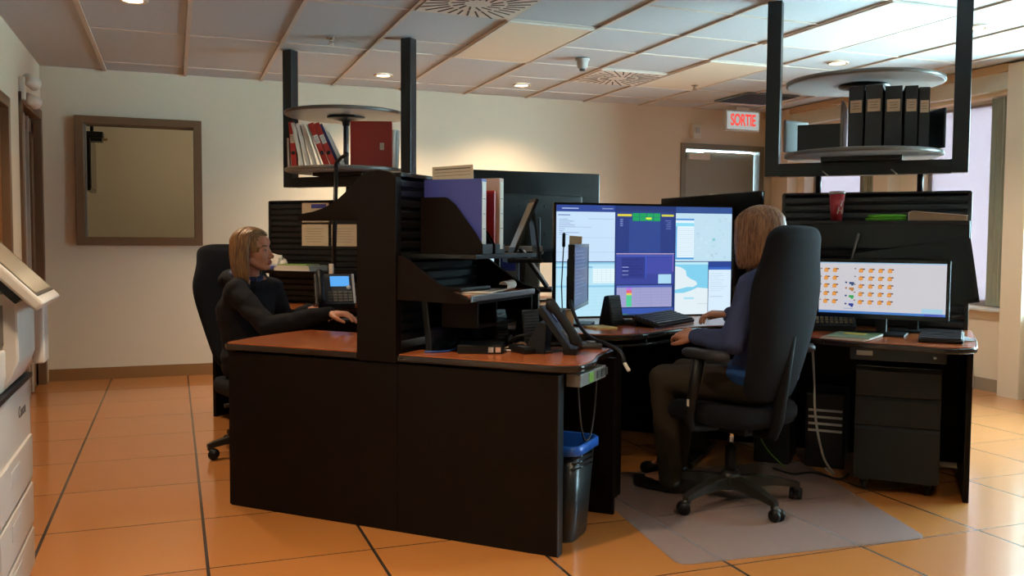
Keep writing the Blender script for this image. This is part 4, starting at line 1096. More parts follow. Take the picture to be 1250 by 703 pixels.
# chair mat
mbm = bpy.data.materials.new('frosted_vinyl_mat'); mbm.use_nodes = True
_b = mbm.node_tree.nodes['Principled BSDF']; _b.inputs['Base Color'].default_value = lin('A89A98'); _b.inputs['Roughness'].default_value = .3; _b.inputs['Alpha'].default_value = .40
_nz = mbm.node_tree.nodes.new('ShaderNodeTexNoise'); _nz.inputs['Scale'].default_value = 400
_bp = mbm.node_tree.nodes.new('ShaderNodeBump'); _bp.inputs['Strength'].default_value = .1; _bp.inputs['Distance'].default_value = .002
mbm.node_tree.links.new(_nz.outputs['Fac'], _bp.inputs['Height']); mbm.node_tree.links.new(_bp.outputs['Normal'], _b.inputs['Normal'])
mb = MB(); mb.prism(round_poly([(1.145, .10, .06), (1.985, .84, .06), (1.35, 1.95, .06), (.36, 1.12, .06)], .06), .0005, .004, bev=.001); o = mb.build('chair_mat', mbm, None, at(0, 0, 0), (0, 0, ROT)); tag(o, 'translucent greyish chair mat on the orange floor under the right operator chair', 'mat')

# keyboards
def keyboard(label, loc, rz, tilt, w=.45, d=.155):
    t = thing('keyboard', label, 'keyboard', loc, rz)
    P = Matrix.Rotation(tilt, 4, 'X')
    mb = MB(); mb.box((0, d / 2, .009), (w, d, .018), None, .005); mb.bm.transform(P); mb.build('case', M_BLK, t)
    mb = MB(); nr = 6
    for r in range(nr):
        n = 21; 
        for c in range(n):
            if r == 0 and 4 < c < 9: continue
            mb.box((-w / 2 + .016 + c * (w - .032) / (n - 1), .018 + r * (d - .036) / (nr - 1), .0215), (.0165, .017, .008), None, .002, seg=1)
        if r == 0: mb.box((-w / 2 + .016 + 6.5 * (w - .032) / (n - 1), .018, .0215), (.085, .017, .008), None, .002, seg=1)
    mb.bm.transform(P); k = mb.build('keys', mat('worn_black_keys', '3A3B40', .4), t)
    for s_ in (-1, 1):
        mb = MB(); mb.box((s_ * w * .4, d * math.cos(tilt) * .93, d * math.sin(tilt) * .46), (.03, .012, d * math.sin(tilt) * .93), None, .002); mb.build('foot', M_BLK, t)
    return t
kf = at(.78, 1.47, CZ)
keyboard('black keyboard tilted up in front of the big lit display', kf, math.radians(124.8 - 90), .27)
t = thing('pocket_device', 'black handheld device lying on the corner desk left of the keyboard', 'device', at(.60, 1.38, CZ), ROT + 1.6)
mb = MB(); mb.box((0, 0, .016), (.055, .17, .032), None, .014, seg=4); mb.build('case', M_BLKS, t)
mb = MB(); mb.cyl((0, .085, .016), (0, .125, .016), .012, .01, M_BLK); mb.build('connector', M_BLK, t)
t = thing('notepad', 'small yellow notepad at the rim of the corner desk', 'notepad', at(.46, 1.16, CZ), ROT + .9)
mb = MB(); mb.box((0, 0, .004), (.12, .15, .008)); mb.build('pages', mat('yellow_paper', 'D2B878', .7), t)
mb = MB(); mb.box((0, .068, .0085), (.12, .014, .002)); mb.build('binding', M_BLK, t)
t = thing('microphone', 'thin gooseneck microphone in front of the left edge of the big display', 'microphone', at(.19, 1.35, CZ), 0)
mb = MB(); mb.lathe([(.001, 0), (.045, 0), (.04, .02), (.001, .025)], m=M_BLK); mb.build('base', M_BLK, t)
mb = MB(); mb.tube([(0, 0, .02), (-.005, .005, .2), (.005, .012, .35), (.012, .02, .41)], .0035, None); mb.build('gooseneck', M_BLK, t)
mb = MB(); mb.cap((.012, .02, .41), (.014, .022, .47), .009, .009); mb.build('capsule', M_BLK, t)

# ================================================================ RIGHT DESK THINGS
def folder_screen(mb, w, h, dz):
    def q(x0, y0, x1, y1, col, lay=0):
        yy = -.0008 - lay * .0005
        mb.quad([(-w / 2 + x0 * w, yy, dz + h / 2 - y1 * h), (-w / 2 + x1 * w, yy, dz + h / 2 - y1 * h), (-w / 2 + x1 * w, yy, dz + h / 2 - y0 * h), (-w / 2 + x0 * w, yy, dz + h / 2 - y0 * h)], emis(col))
    q(0, 0, 1, 1, 'C4C2C8'); q(0, 0, 1, .02, '8CB4D0', 1); q(0, .955, 1, 1, '3E74B8', 1); q(.82, .86, .98, .95, '9CC4D8', 1); q(.84, .955, .98, 1, '4458B0', 2)
    def icon(x, y):
        q(x, y, x + .034, y + .065, 'D08A38', 2); q(x + .008, y - .018, x + .03, y, 'C07C30', 2); q(x + .030, y - .012, x + .048, y + .012, '5A3C34', 3); q(x + .016, y + .065, x + .0185, y + .13, 'A0A8C0', 1); q(x + .004, y + .024, x + .024, y + .04, 'E0A458', 3)
    for r in range(5):
        for c in range(4): icon(.32 + c * .078 + (c == 3) * -.004, .13 + r * .155)
        for c in range(2): icon(.035 + c * .072, .13 + r * .155)
        q(.004, .12 + r * .155, .018, .14 + r * .155, '5A3C34', 2); q(.285, .11 + r * .155, .297, .13 + r * .155, '5A3C34', 2)
    for y, col in ((.38, '2A4470'), (.49, 'B07838'), (.64, '2E9C4A'), (.80, '24388C')):
        q(.212, y, .228, y + .03, '24346C' if col != 'B07838' else 'A06830', 2); q(.245, y + .005, .285, y + .05, col, 2); q(.262, y + .03, .28, y + .075, col, 3)
    q(.205, .76, .28, .77, 'A8B8E0', 2); q(.205, .9, .28, .91, '6888C8', 2)
t = monitor('lit monitor showing rows of orange folder icons on the right desk', .62, .295, at(1.75, 1.70, DZ), math.radians(-50), .230, folder_screen, tilt=-.06, base=(.24, .18))
mb = MB(); mb.box((0, -.004, .0925), (.018, .002, .006)); mb.build('power_mark', M_LGREY, t)
monitor('dark switched off monitor hanging crooked under the shelf, behind the folder monitor', .56, .325, at(1.90, 1.93, DZ), ROT, .285, off_screen, roll=-.155, base=(.22, .16))
def handset_turret(label, loc, rz):
    t = thing('dispatch_phone', label, 'telephone', loc, rz)
    side = [(-.09, 0), (.09, 0), (.09, .15), (.07, .16), (-.09, .03)]
    P = None
    mb = MB(); mb.prism(side, -.12, .12, axis='x', bev=.005); mb.build('case', M_BLK, t)
    sl = math.atan2(.13, .16); M_ = Matrix.Translation((0, -.09, .03)) @ Matrix.Rotation(sl, 4, 'X')
    mb = MB(); mb.box((0, .155, .003), (.21, .06, .006), emis('5A62D8', .9)); mb.bm.transform(M_); mb.build('display', None, t)
    mb = MB()
    for r in range(6):
        for c in range(9): mb.box((-.095 + c * .0235, .02 + r * .018, .004), (.015, .011, .008), None, .001, seg=1)
    mb.bm.transform(M_); mb.build('keys', mat('cream_keys', '9C8A6A', .5), t)
    return t
handset_turret('phone console with violet lit display and pale keys behind the operator chair', at(1.50, 1.88, DZ), ROT + .2)
t = thing('booklet', 'green and yellow booklet lying at the left end of the right desk', 'booklet', at(1.63, 1.52, DZ), ROT - .25)
mb = MB()
for k in range(3): mb.box((.004 * k, .004 * k, .002 + .004 * k), (.21, .28, .0035), M_WHITE, rot=(0, 0, .03 * k))
mb.build('pages', M_WHITE, t)
mb = MB(); mb.box((.008, .008, .013), (.21, .28, .002), mat('green_cover', '5F7A56', .4), rot=(0, 0, .06)); mb.box((.0, .06, .0145), (.10, .07, .001), mat('yellow_patch', 'C8B030', .5), rot=(0, 0, .06)); mb.build('cover', None, t)
keyboard('short black keypad at the right end of the right desk', at(2.02, 1.44, DZ), ROT - .05, .13, .19, .20)
t = thing('plastic_sleeve', 'clear pale plastic sleeve behind the keypad at the desk corner', 'sleeve', at(2.09, 1.66, DZ), ROT + .3)
mb = MB(); mb.box((0, 0, .003), (.12, .16, .005)); mb.box((.01, .02, .008), (.11, .12, .004), None, rot=(.04, 0, .2)); mb.build('sheet', mat('pale_blue_plastic', 'B8CCD8', .25), t)
t = thing('desk_microphone', 'thin tilted grey microphone rising behind the folder monitor', 'microphone', at(1.55, 1.92, DZ), ROT)
mb = MB(); mb.lathe([(.001, 0), (.04, 0), (.035, .02), (.001, .022)], m=M_BLK); mb.build('base', M_BLK, t)
mb = MB(); mb.tube([(0, 0, .02), (.01, 0, .2), (.04, .0, .36), (.078, .0, .51)], [.004, .004, .005, .006], None); mb.build('stem', mat('taupe_metal', '6A6058', .4, metal=.4), t)
ZS = 1.3125
t = thing('paper_cup', 'tall red takeaway cup with white lettering on the shelf of the slat wall', 'cup', at(1.50, 2.10, ZS), 0)
mb = MB(); mb.lathe([(.001, 0), (.029, 0), (.041, .148), (.038, .148), (.027, .005), (.001, .005)], m=mat('red_cup_paper', 'B0282E', .45), n=40); mb.build('cup_body', None, t)
mb = MB(); mb.lathe([(.040, .145), (.044, .147), (.044, .156), (.039, .162), (.036, .158), (.001, .158)], m=mat('grey_cup_lid', 'A89C94', .4), n=40); mb.build('lid', None, t)
def wrap_text(body, size, zc, ang0):
    cu = bpy.data.curves.new('lettering', 'FONT'); cu.body = body; cu.size = size; cu.extrude = .0003; cu.align_x = 'LEFT'; cu.align_y = 'CENTER'; cu.shear = .25; cu.offset = .0012
    tmp = bpy.data.objects.new('tmp', cu); COL.objects.link(tmp)
    me = bpy.data.meshes.new_from_object(tmp.evaluated_get(bpy.context.evaluated_depsgraph_get())); bpy.data.objects.remove(tmp)
    for v in me.vertices:
        z = zc + v.co.y; r = .029 + .012 * z / .148 + .0006 + v.co.z; a = ang0 + v.co.x / r
        v.co = Vector((r * math.cos(a), r * math.sin(a), z))
    me.materials.clear(); me.materials.append(M_WHITE)
    o = bpy.data.objects.new('lettering', me); COL.objects.link(o); o.parent = t
wrap_text('T', .05, .095, math.radians(-117)); wrap_text('Ho', .05, .055, math.radians(-135))
t = thing('folded_cloth', 'bright green folded cloth on the shelf right of the red cup', 'cloth', at(1.75, 2.10, ZS), ROT)
M_GRN = mat('bright_green_cloth', '5FA81E', .7, bump=.15, bscale=300)
mb = MB()
loft(mb, [rr(.19, .13, .03, 0), rr(.205, .14, .035, .006), rr(.205, .14, .035, .013), rr(.185, .125, .03, .018)], M_GRN); mb.build('lower_fold', M_GRN, t)
mb = MB(); loft(mb, [rr(.18, .12, .03, .018), rr(.192, .13, .035, .023), rr(.19, .128, .035, .029), rr(.17, .11, .03, .033)], M_GRN); mb.bm.transform(Matrix.Translation((.006, 0, 0))); mb.build('upper_fold', M_GRN, t)
t = thing('ring_binder', 'cream binder lying flat and wedge shaped at the right end of the shelf', 'binder', at(2.0, 2.10, ZS), ROT)
mb = MB(); mb.prism([(-.137, 0), (.137, 0), (.137, .022), (-.120, .046), (-.137, .040)], -.1, .1, axis='y', bev=.003); mb.build('pages', mat('tan_pages', '9C8266', .7), t)
mb = MB(); mb.prism([(-.139, .0), (-.139, .043), (-.120, .051), (.139, .027), (.139, .023), (-.120, .0465), (-.135, .039), (-.135, .0)], -.105, .105, axis='y'); mb.build('cover', M_WHITEV, t)
for du, nm in ((.33, 'left small white hook under the right crossbar'), (.72, 'right small white hook under the right crossbar')):
    pass

# ================================================================ LEFT STATION THINGS
for i, (u0, u1, z0, z1, hd, nm) in enumerate(((-2.175, -1.94, 1.315, 1.455, True, 'pinned paper with a blue heading, upper one on the left slat wall'), (-2.178, -1.945, 1.145, 1.30, False, 'lower left pinned paper on the left slat wall'), (-1.918, -1.685, 1.145, 1.30, False, 'lower right pinned paper on the left slat wall, behind the thin pole'))):
    t = thing('pinned_paper', nm, 'paper', at((u0 + u1) / 2, 2.2085, (z0 + z1) / 2), ROT)
    mb = MB(); mb.box((0, 0, 0), (u1 - u0, .002, z1 - z0), mat('tan_paper', 'D2BFA2', .75))  # one even tan for the sheet
    if hd: mb.box((.03, -.0016, (z1 - z0) * .33), (.13, .001, .03), M_BLUE)
    for k in range(6): mb.box((-.01, -.0014, (z1 - z0) * (.3 - k * .12) - (.04 if hd else 0)), ((u1 - u0) * (.7 - .08 * (k % 3)), .0008, .0025), mat('pale_ink', '8E8272', .8))
    mb.build('sheet', None, t)
ZSL = .9735
t = thing('tissue_box', 'crumpled white tissue pack at the left end of the left shelf', 'tissues', at(-2.27, 2.02, ZSL), ROT)
mb = MB(); mb.box((0, 0, .022), (.22, .12, .044), None, .012); mb.build('pack', mat('pale_blue_pack', 'AEB2C0', .5), t)
mb = MB(); mb.box((-.02, -.062, .02), (.13, .003, .02)); mb.build('pack_print', M_BLUE, t)
mb = MB()
ts = bmesh.new(); bmesh.ops.create_icosphere(ts, subdivisions=4, radius=1)
for v in ts.verts:
    n_ = noise.noise(v.co * 2.3) * .35 + noise.noise(v.co * 5) * .14
    v.co = Vector((v.co.x * .085, v.co.y * .045, .036 + max(v.co.z, -.3) * .075)) * 1 + Vector((v.co.x * .085, v.co.y * .045, v.co.z * .06)) * n_
mb.merge(ts, Matrix.Identity(4), M_WHITE, True); mb.build('tissue', M_WHITE, t)
for k, (w, d, hh, m_, du, a, nm) in enumerate(((.30, .22, .022, M_WHITEV, 0, .03, 'cream magazine at the bottom of the stack on the left shelf'), (.29, .21, .014, mat('pale_magazine', 'B9B7A6', .4), .01, -.04, 'pale magazine in the middle of the stack on the left shelf'), (.23, .17, .008, mat('green_magazine', '6E9A34', .4), -.02, .08, 'green covered booklet on top of the stack on the left shelf'))):
    z = ZSL + (0, .0225, .037)[k]
    t = thing('magazine', nm, 'magazine', at(-2.05 + du, 2.03, z), ROT + a)
    mb = MB(); mb.box((0, 0, hh / 2), (w - .006, d - .004, hh - .003)); mb.build('pages', M_WHITE, t)
    mb = MB(); mb.box((0, 0, hh - .001), (w, d, .002)); mb.box((0, 0, .001), (w, d, .002)); mb.box((-w / 2 + .001, 0, hh / 2), (.002, d, hh)); mb.build('cover', m_, t)
t = thing('pole_lamp', 'thin black metal pole with short top arm and white tag beside the desk phone', 'pole', at(-1.63, 1.83, CZ), ROT)
mb = MB(); mb.lathe([(.001, 0), (.06, 0), (.055, .016), (.001, .02)], m=M_BLKM); mb.build('base', M_BLKM, t)
mb = MB(); mb.cyl((0, 0, .015), (0, 0, .26), .006, None, M_BLKM); mb.cyl((0, 0, .25), (.025, 0, .92), .015, .015, M_BLKM); mb.build('pole', M_BLKM, t)
mb = MB(); mb.tube([(.025, 0, .91), (.028, 0, .94), (.08, -.02, .97), (.14, -.04, .99)], [.017, .014, .012, .014], M_BLKM); mb.build('arm', M_BLKM, t)
mb = MB(); mb.box((-.004, -.02, .235), (.034, .012, .075), None, .003); mb.build('tag', M_WHITEV, t)
keyboard('black keyboard under the hands of the seated woman', at(-.62, 1.14, CZ), ROT - PI / 2 - .1, .06, .45, .15) if False else None
t = thing('paper_sheet', 'white paper sheet on the black desk pad by the woman arm', 'paper', at(-.58, .98, CZ + .0125), ROT + .1)
mb = MB(); mb.box((0, 0, .001), (.26, .24, .002)); mb.build('sheet', M_WHITE, t)
t = thing('desk_pad', 'black desk pad in front of the seated woman', 'desk pad', at(-.66, 1.05, CZ), ROT + .1)
mb = MB(); mb.box((0, 0, .006), (.52, .42, .012), None, .005); mb.build('pad', M_BLK, t)
keyboard('black keyboard beyond the desk pad in front of the seated woman', at(-.98, 1.56, CZ), ROT - PI / 2 + .5, .08, .42, .15)

# ================================================================ COPIER
t = thing('copier', 'large white office copier at the left edge with tilted touch panel', 'copier', (-.73, 3.2, 0), 0)
mb = MB(); mb.box((0, 0, .37), (.50, .70, .68), None, .012); mb.build('cabinet', M_PRN, t)
for z0, z1 in ((.36, .52), (.20, .35), (.05, .19)):
    mb = MB(); mb.box((.253, -.01, (z0 + z1) / 2), (.012, .64, z1 - z0 - .008), None, .004); d = mb.build('paper_drawer', M_PRN, t)
    mb = MB(); mb.box((.258, -.06, (z0 + z1) / 2 + .02), (.006, .16, .05), None, .002); mb.build('handle', M_LGREY, d)
mb = MB(); mb.box((0, 0, .72), (.515, .71, .015)); mb.build('seam', M_BLK, t)
mb = MB(); mb.prism([(-.25, .73), (.24, .73), (.27, .78), (.285, .82), (.285, 1.0), (.25, 1.03), (-.25, 1.03)], -.12, .35, axis='y', bev=.008); mb.build('main_body', M_PRN, t)
mb = MB(); mb.prism([(-.25, .73), (.24, .73), (.25, .78), (.25, .86), (-.25, .86)], -.35, -.12, axis='y', bev=.006); mb.build('lower_body', M_PRN, t)
mb = MB(); mb.box((.01, .09, .93), (.50, .30, .12), None, .004); mb.box((.24, -.22, .935), (.01, .2, .12)); mb.build('output_cavity', M_BLKS, t)
mb = MB(); mb.box((.295, .275, .87), (.04, .11, .20), None, .012, seg=3); mb.build('side_cover', M_PRN, t)
mb = MB(); mb.box((-.02, 0, 1.065), (.48, .70, .07), None, .012); mb.build('scanner_lid', M_PRN, t)
P = Matrix.Translation((.255, .06, 1.085)) @ Euler((0, .80, 0)).to_matrix().to_4x4()
mb = MB(); mb.box((0, 0, 0), (.27, .42, .035), None, .008); mb.bm.transform(P); cp = mb.build('control_panel', M_PRN, t)
mb = MB(); mb.box((-.012, 0, .0185), (.21, .35, .003)); mb.bm.transform(P); mb.build('touch_screen', mat('beige_touch_screen', '9A8A74', .18), cp)
mb = MB(); mb.box((-.012, 0, .0178), (.235, .385, .002)); mb.bm.transform(P); mb.build('screen_border', M_BLKS, cp)
mb = MB(); mb.box((-.02, 0, -.03), (.2, .36, .03), None, .004); mb.bm.transform(P); mb.build('panel_back', M_BLK, t)
lettering('lettering', 'Canon', .055, mat('grey_print', '5A5654', .5), t, (.2508, .16, .625), (PI / 2, 0, PI / 2), .0006)

# ================================================================ CHAIRS
M_CHB = mat('black_nylon_base', '26221D', .32, bump=.05)
def office_chair(label, u, v, ang, base_ang, seat_h, back_h, recline, gap=0., hw_s=1., arms=True):
    c = at(u, v, 0)
    t = thing('office_chair', label, 'chair', c, ang)
    inv = -ang
    # five star base
    mb = MB()
    mb.lathe([(.001, .065), (.05, .065), (.055, .10), (.045, .135), (.034, .15), (.001, .15)], m=M_CHB)
    tips = []
    for k in range(5):
        a = base_ang + 2 * PI * k / 5 - ang
        d = Vector((math.cos(a), math.sin(a), 0)); n = Vector((-d.y, d.x, 0))
        rows = []
        for r_, w_, zl, zh in ((.03, .032, .075, .125), (.12, .03, .08, .125), (.22, .025, .078, .112), (.295, .021, .068, .095), (.325, .016, .066, .086)):
            p = d * r_
            rows.append([p + n * w_ + Vector((0, 0, zl)), p + n * w_ * .8 + Vector((0, 0, zh)), p - n * w_ * .8 + Vector((0, 0, zh)), p - n * w_ + Vector((0, 0, zl))])
        rs = [[mb.bm.verts.new(q) for q in row] for row in rows]; fs = []
        for A, B in zip(rs, rs[1:]):
            for j in range(4): fs.append(mb.bm.faces.new((A[j], A[(j + 1) % 4], B[(j + 1) % 4], B[j])))
        fs.append(mb.bm.faces.new(rs[-1])); fs.append(mb.bm.faces.new(rs[0][::-1])); mb._fin(fs, None)
        tips.append((d, n))
    mb.build('base', M_CHB, t)
    for k, (d, n) in enumerate(tips):
        mb = MB(); p = d * .31; sw = Vector((math.cos(k * 2.1 + 1), math.sin(k * 2.1 + 1), 0)); ax = Vector((-sw.y, sw.x, 0)); o_ = p + sw * .018
        for s_ in (-1, 1): mb.cyl(o_ + ax * s_ * .010 + Vector((0, 0, .029)), o_ + ax * s_ * .026 + Vector((0, 0, .029)), .029, .026, M_BLK, 24)
        mb.cyl(o_ - ax * .02 + Vector((0, 0, .029)), o_ + ax * .02 + Vector((0, 0, .029)), .012, None, M_DGREY)
        mb.cap(o_ + Vector((0, 0, .045)), p + Vector((0, 0, .06)), .018, .016, M_CHB)
        mb.cyl(p + Vector((0, 0, .05)), p + Vector((0, 0, .085)), .008, None, M_GREYM); mb.build('castor', M_BLK, t)
    mb = MB(); mb.cyl((0, 0, .13), (0, 0, .26), .026, None, M_BLK); mb.cyl((0, 0, .25), (0, 0, seat_h - .1), .014, None, M_CHROME); mb.build('gas_lift', M_BLK, t)
    mb = MB(); mb.box((-.01, 0, seat_h - .115), (.28, .16, .05), None, .015); mb.build('mechanism', M_BLK, t)
    mb = MB(); mb.tube([(.05, -.08, seat_h - .11), (.06, -.2, seat_h - .115), (.06, -.26, seat_h - .12)], [.006, .006, .012], None); mb.build('lever', M_BLK, t)
    # seat cushion
    mb = MB(); rows = []
    def outline(s, z, n=40):
        o = []
        for k in range(n):
            a = 2 * PI * k / n; ca, sa = math.cos(a), math.sin(a)
            e = .55
            x = .25 * s * math.copysign(abs(ca) ** e, ca); y = .245 * s * math.copysign(abs(sa) ** e, sa)
            dz = -.03 * max(0, x / .25) ** 3 + .012 * (abs(y) / .25) ** 2
            o.append(Vector((x, y, z + dz)))
        return o
    for s_, z in ((.86, -.095), (.95, -.085), (1., -.055), (1., -.03), (.96, -.008), (.85, .0), (.6, -.006), (.3, -.01)): rows.append(outline(s_, seat_h + z))
    loft(mb, rows, None); mb.build('seat', M_FABRIC, t)
    # backrest
    zb0 = seat_h + .03; hh = back_h
    HW = [(0, .10), (.02, .15), (.06, .175), (.15, .188), (.30, .205), (.45, .225), (.58, .243), (.68, .240), (.76, .215), (.84, .192), (.90, .186), (.94, .180), (.975, .155), (.995, .11), (1., .05)]
    rows = []; n = 36
    for f, hw in HW:
        hw *= hw_s
        z = f * hh
        bend = -.025 * math.sin(PI * min(1, f * 1.25)) + .05 * max(0, f - .72)      # lumbar forward, head forward
        th = .045 if f not in (0, 1.) else .02
        if f > .97: th = .036
        if f == 1.: th = .016
        row = []
        for k in range(n):
            a = 2 * PI * k / n; ca, sa = math.cos(a), math.sin(a)
            y = hw * math.copysign(abs(ca) ** .7, ca); x = th * math.copysign(abs(sa) ** .8, sa)
            x += .05 * (y / .24) ** 2 + bend
            row.append(Vector((x, y, z)))
        rows.append(row)
    mb = MB(); loft(mb, rows, None)
    P = Matrix.Translation((-.265 - gap, 0, zb0)) @ Euler((0, -recline, 0)).to_matrix().to_4x4()
    mb.bm.transform(P); b = mb.build('backrest', M_FABRIC, t)
    sub = b.modifiers.new('s', 'SUBSURF'); sub.levels = 1; sub.render_levels = 2
    mb = MB(); q = P @ Vector((-.03, 0, hh * .42))
    mb.tube([(-.10, 0, seat_h - .12), (-.24, 0, seat_h - .12), (-.31 - gap, 0, seat_h - .06), tuple(P @ Vector((-.055, 0, hh * .12))), tuple(P @ Vector((-.05, 0, hh * .4)))], [.03, .03, .028, .026, .02], None, 10); mb.build('back_support', mat('matt_black_bar', '0A0A0B', .75, spec=.2), t)
    # armrests
    for s_ in (-1, 1) if arms else ():
        mb = MB()
        mb.tube([(-.02, s_ * .12, seat_h - .105), (.0, s_ * .26, seat_h - .10), (-.01, s_ * .285, seat_h - .05), (-.035, s_ * .29, seat_h + .05), (-.07, s_ * .29, seat_h + .22)], [.022, .022, .024, .024, .026], None, 10)
        a_ = mb.build('armrest', M_BLK, t)
        mb = MB(); rowz = []
        for sc, z in ((.85, .185), (1., .195), (1., .212), (.9, .222)):
            rowz.append([Vector((-.10 + .125 * sc * math.copysign(abs(math.cos(x)) ** .6, math.cos(x)), s_ * .285 + .045 * sc * math.copysign(abs(math.sin(x)) ** .8, math.sin(x)), seat_h + .035 + z)) for x in [2 * PI * k / 28 for k in range(28)]])
        loft(mb, rowz, None); mb.build('arm_pad', mat('grey_black_arm_pad', '222326', .5), a_)
        mb = MB(); mb.box((-.03, s_ * .313, seat_h + .02), (.012, .003, .03)); mb.build('tag', M_WHITEV, a_)
    return t
A_OP = math.radians(121)
office_chair('high backed black office chair under the operator in the blue grey sweater', 1.155, 1.016, math.radians(104), math.radians(-160), .475, .775, .20, gap=-.05, hw_s=.89)
A_W = math.radians(-52)
office_chair('high backed black office chair under the blond woman in the black hoodie', -1.40, .856, math.radians(-70), math.radians(196), .42, .76, .40, arms=False)

# ================================================================ PEOPLE
M_HAIRB = None
def hair_mat(name, c0, c1):
    m = bpy.data.materials.new(name); m.use_nodes = True
    nt = m.node_tree; N = nt.nodes; K = nt.links; b = N['Principled BSDF']
    tc = N.new('ShaderNodeTexCoord'); mp = N.new('ShaderNodeMapping'); mp.inputs['Scale'].default_value = (60, 60, 5); K.new(tc.outputs['Object'], mp.inputs[0])
    nz = N.new('ShaderNodeTexNoise'); nz.inputs['Scale'].default_value = 2; nz.inputs['Detail'].default_value = 6; K.new(mp.outputs[0], nz.inputs['Vector'])
    mx = N.new('ShaderNodeMix'); mx.data_type = 'RGBA'; mx.inputs['A'].default_value = lin(c0); mx.inputs['B'].default_value = lin(c1)
    rp = N.new('ShaderNodeMapRange'); rp.inputs[1].default_value = .35; rp.inputs[2].default_value = .65; K.new(nz.outputs['Fac'], rp.inputs[0])
    K.new(rp.outputs[0], mx.inputs['Factor']); K.new(mx.outputs['Result'], b.inputs['Base Color'])
    b.inputs['Roughness'].default_value = .42
    bp = N.new('ShaderNodeBump'); bp.inputs['Strength'].default_value = .5; bp.inputs['Distance'].default_value = .004; K.new(nz.outputs['Fac'], bp.inputs['Height']); K.new(bp.outputs['Normal'], b.inputs['Normal'])
    return m

def hand_parts(mb, W, d, n, side, curl=.35, thumb_open=.6, s=1.):
    # W wrist, d direction of the hand, n back-of-hand normal, side = +1/-1: which way the thumb points along d x n
    d = Vector(d).normalized(); n = Vector(n); n = (n - d * n.dot(d)).normalized(); b = d.cross(n) * side
    W = Vector(W)
    kn = []
    for i, (off, ln, fl) in enumerate(((.034, .088, .070), (.012, .092, .078), (-.010, .088, .072), (-.031, .080, .057))):
        k = W + d * ln * s + b * off * s
        mb.cap(W + d * .012 * s + b * off * .55 * s, k, .014 * s, .0125 * s)
        kn.append((k, fl))
    mb.cap(W + d * .03 * s + b * .02 * s, W + d * .075 * s + b * .02 * s, .013 * s)
    for i, (k, fl) in enumerate(kn):
        c = curl * (1 + .12 * i); p = k; rad = .0095
        for j, (fr, r0, r1) in enumerate(((.45, .0098, .0088), (.31, .0088, .008), (.24, .008, .0068))):
            a = c * (.7 + j * .8)
            dd = (d * math.cos(a) - n * math.sin(a) + b * (.10 - .075 * i) * .6).normalized()
            q = p + dd * fl * fr * s
            mb.cap(p, q, r0 * s, r1 * s); p = q
    # thumb leaves the side of the palm near its base
    t0 = W + d * .022 * s + b * .026 * s - n * .006 * s
    t1 = t0 + (d * .75 + b * thumb_open - n * .25).normalized() * .045 * s
    t2 = t1 + (d * .95 + b * thumb_open * .35 - n * .3).normalized() * .032 * s
    t3 = t2 + (d * 1. + b * .05 - n * .35).normalized() * .024 * s
    mb.cap(t0, t1, .0145 * s, .0115 * s); mb.cap(t1, t2, .0115 * s, .010 * s); mb.cap(t2, t3, .010 * s, .008 * s)

def head_parts(mb, M):
    def E(c, r, rot=None):
        RR = M.to_3x3()
        if rot is not None: RR = RR @ Euler(rot).to_matrix()
        mb.ell(M @ Vector(c), r, None, RR.to_euler(), 24, 16)
    def C(a, b, r0, r1=None): mb.cap(M @ Vector(a), M @ Vector(b), r0, r1)
    E((-.012, 0, .036), (.096, .075, .083)); E((.030, 0, -.02), (.060, .060, .088)); E((.058, 0, -.094), (.026, .028, .019))
    C((.0, -.054, -.05), (.055, -.018, -.095), .022, .017); C((.0, .054, -.05), (.055, .018, -.095), .022, .017)
    for s in (-1, 1):
        E((.058, s * .034, -.033), (.026, .024, .028)); E((-.008, s * .077, -.012), (.019, .008, .031), (0, 0, s * .25)); E((.0735, s * .031, .002), (.011, .014, .0095))
        E((.098, s * .010, -.043), (.011, .008, .008)); C((.076, s * .012, .021), (.062, s * .045, .020), .011, .009)
    E((.066, 0, .045), (.028, .05, .035))
    C((.084, 0, .012), (.096, 0, -.026), .0085, .0105); E((.102, 0, -.036), (.013, .011, .0105))
    C((.086, -.014, -.066), (.086, .014, -.066), .0065); E((.089, 0, -.0655), (.008, .012, .006)); C((.083, -.013, -.0765), (.083, .013, -.0765), .0072); E((.062, 0, -.062), (.028, .032, .03))
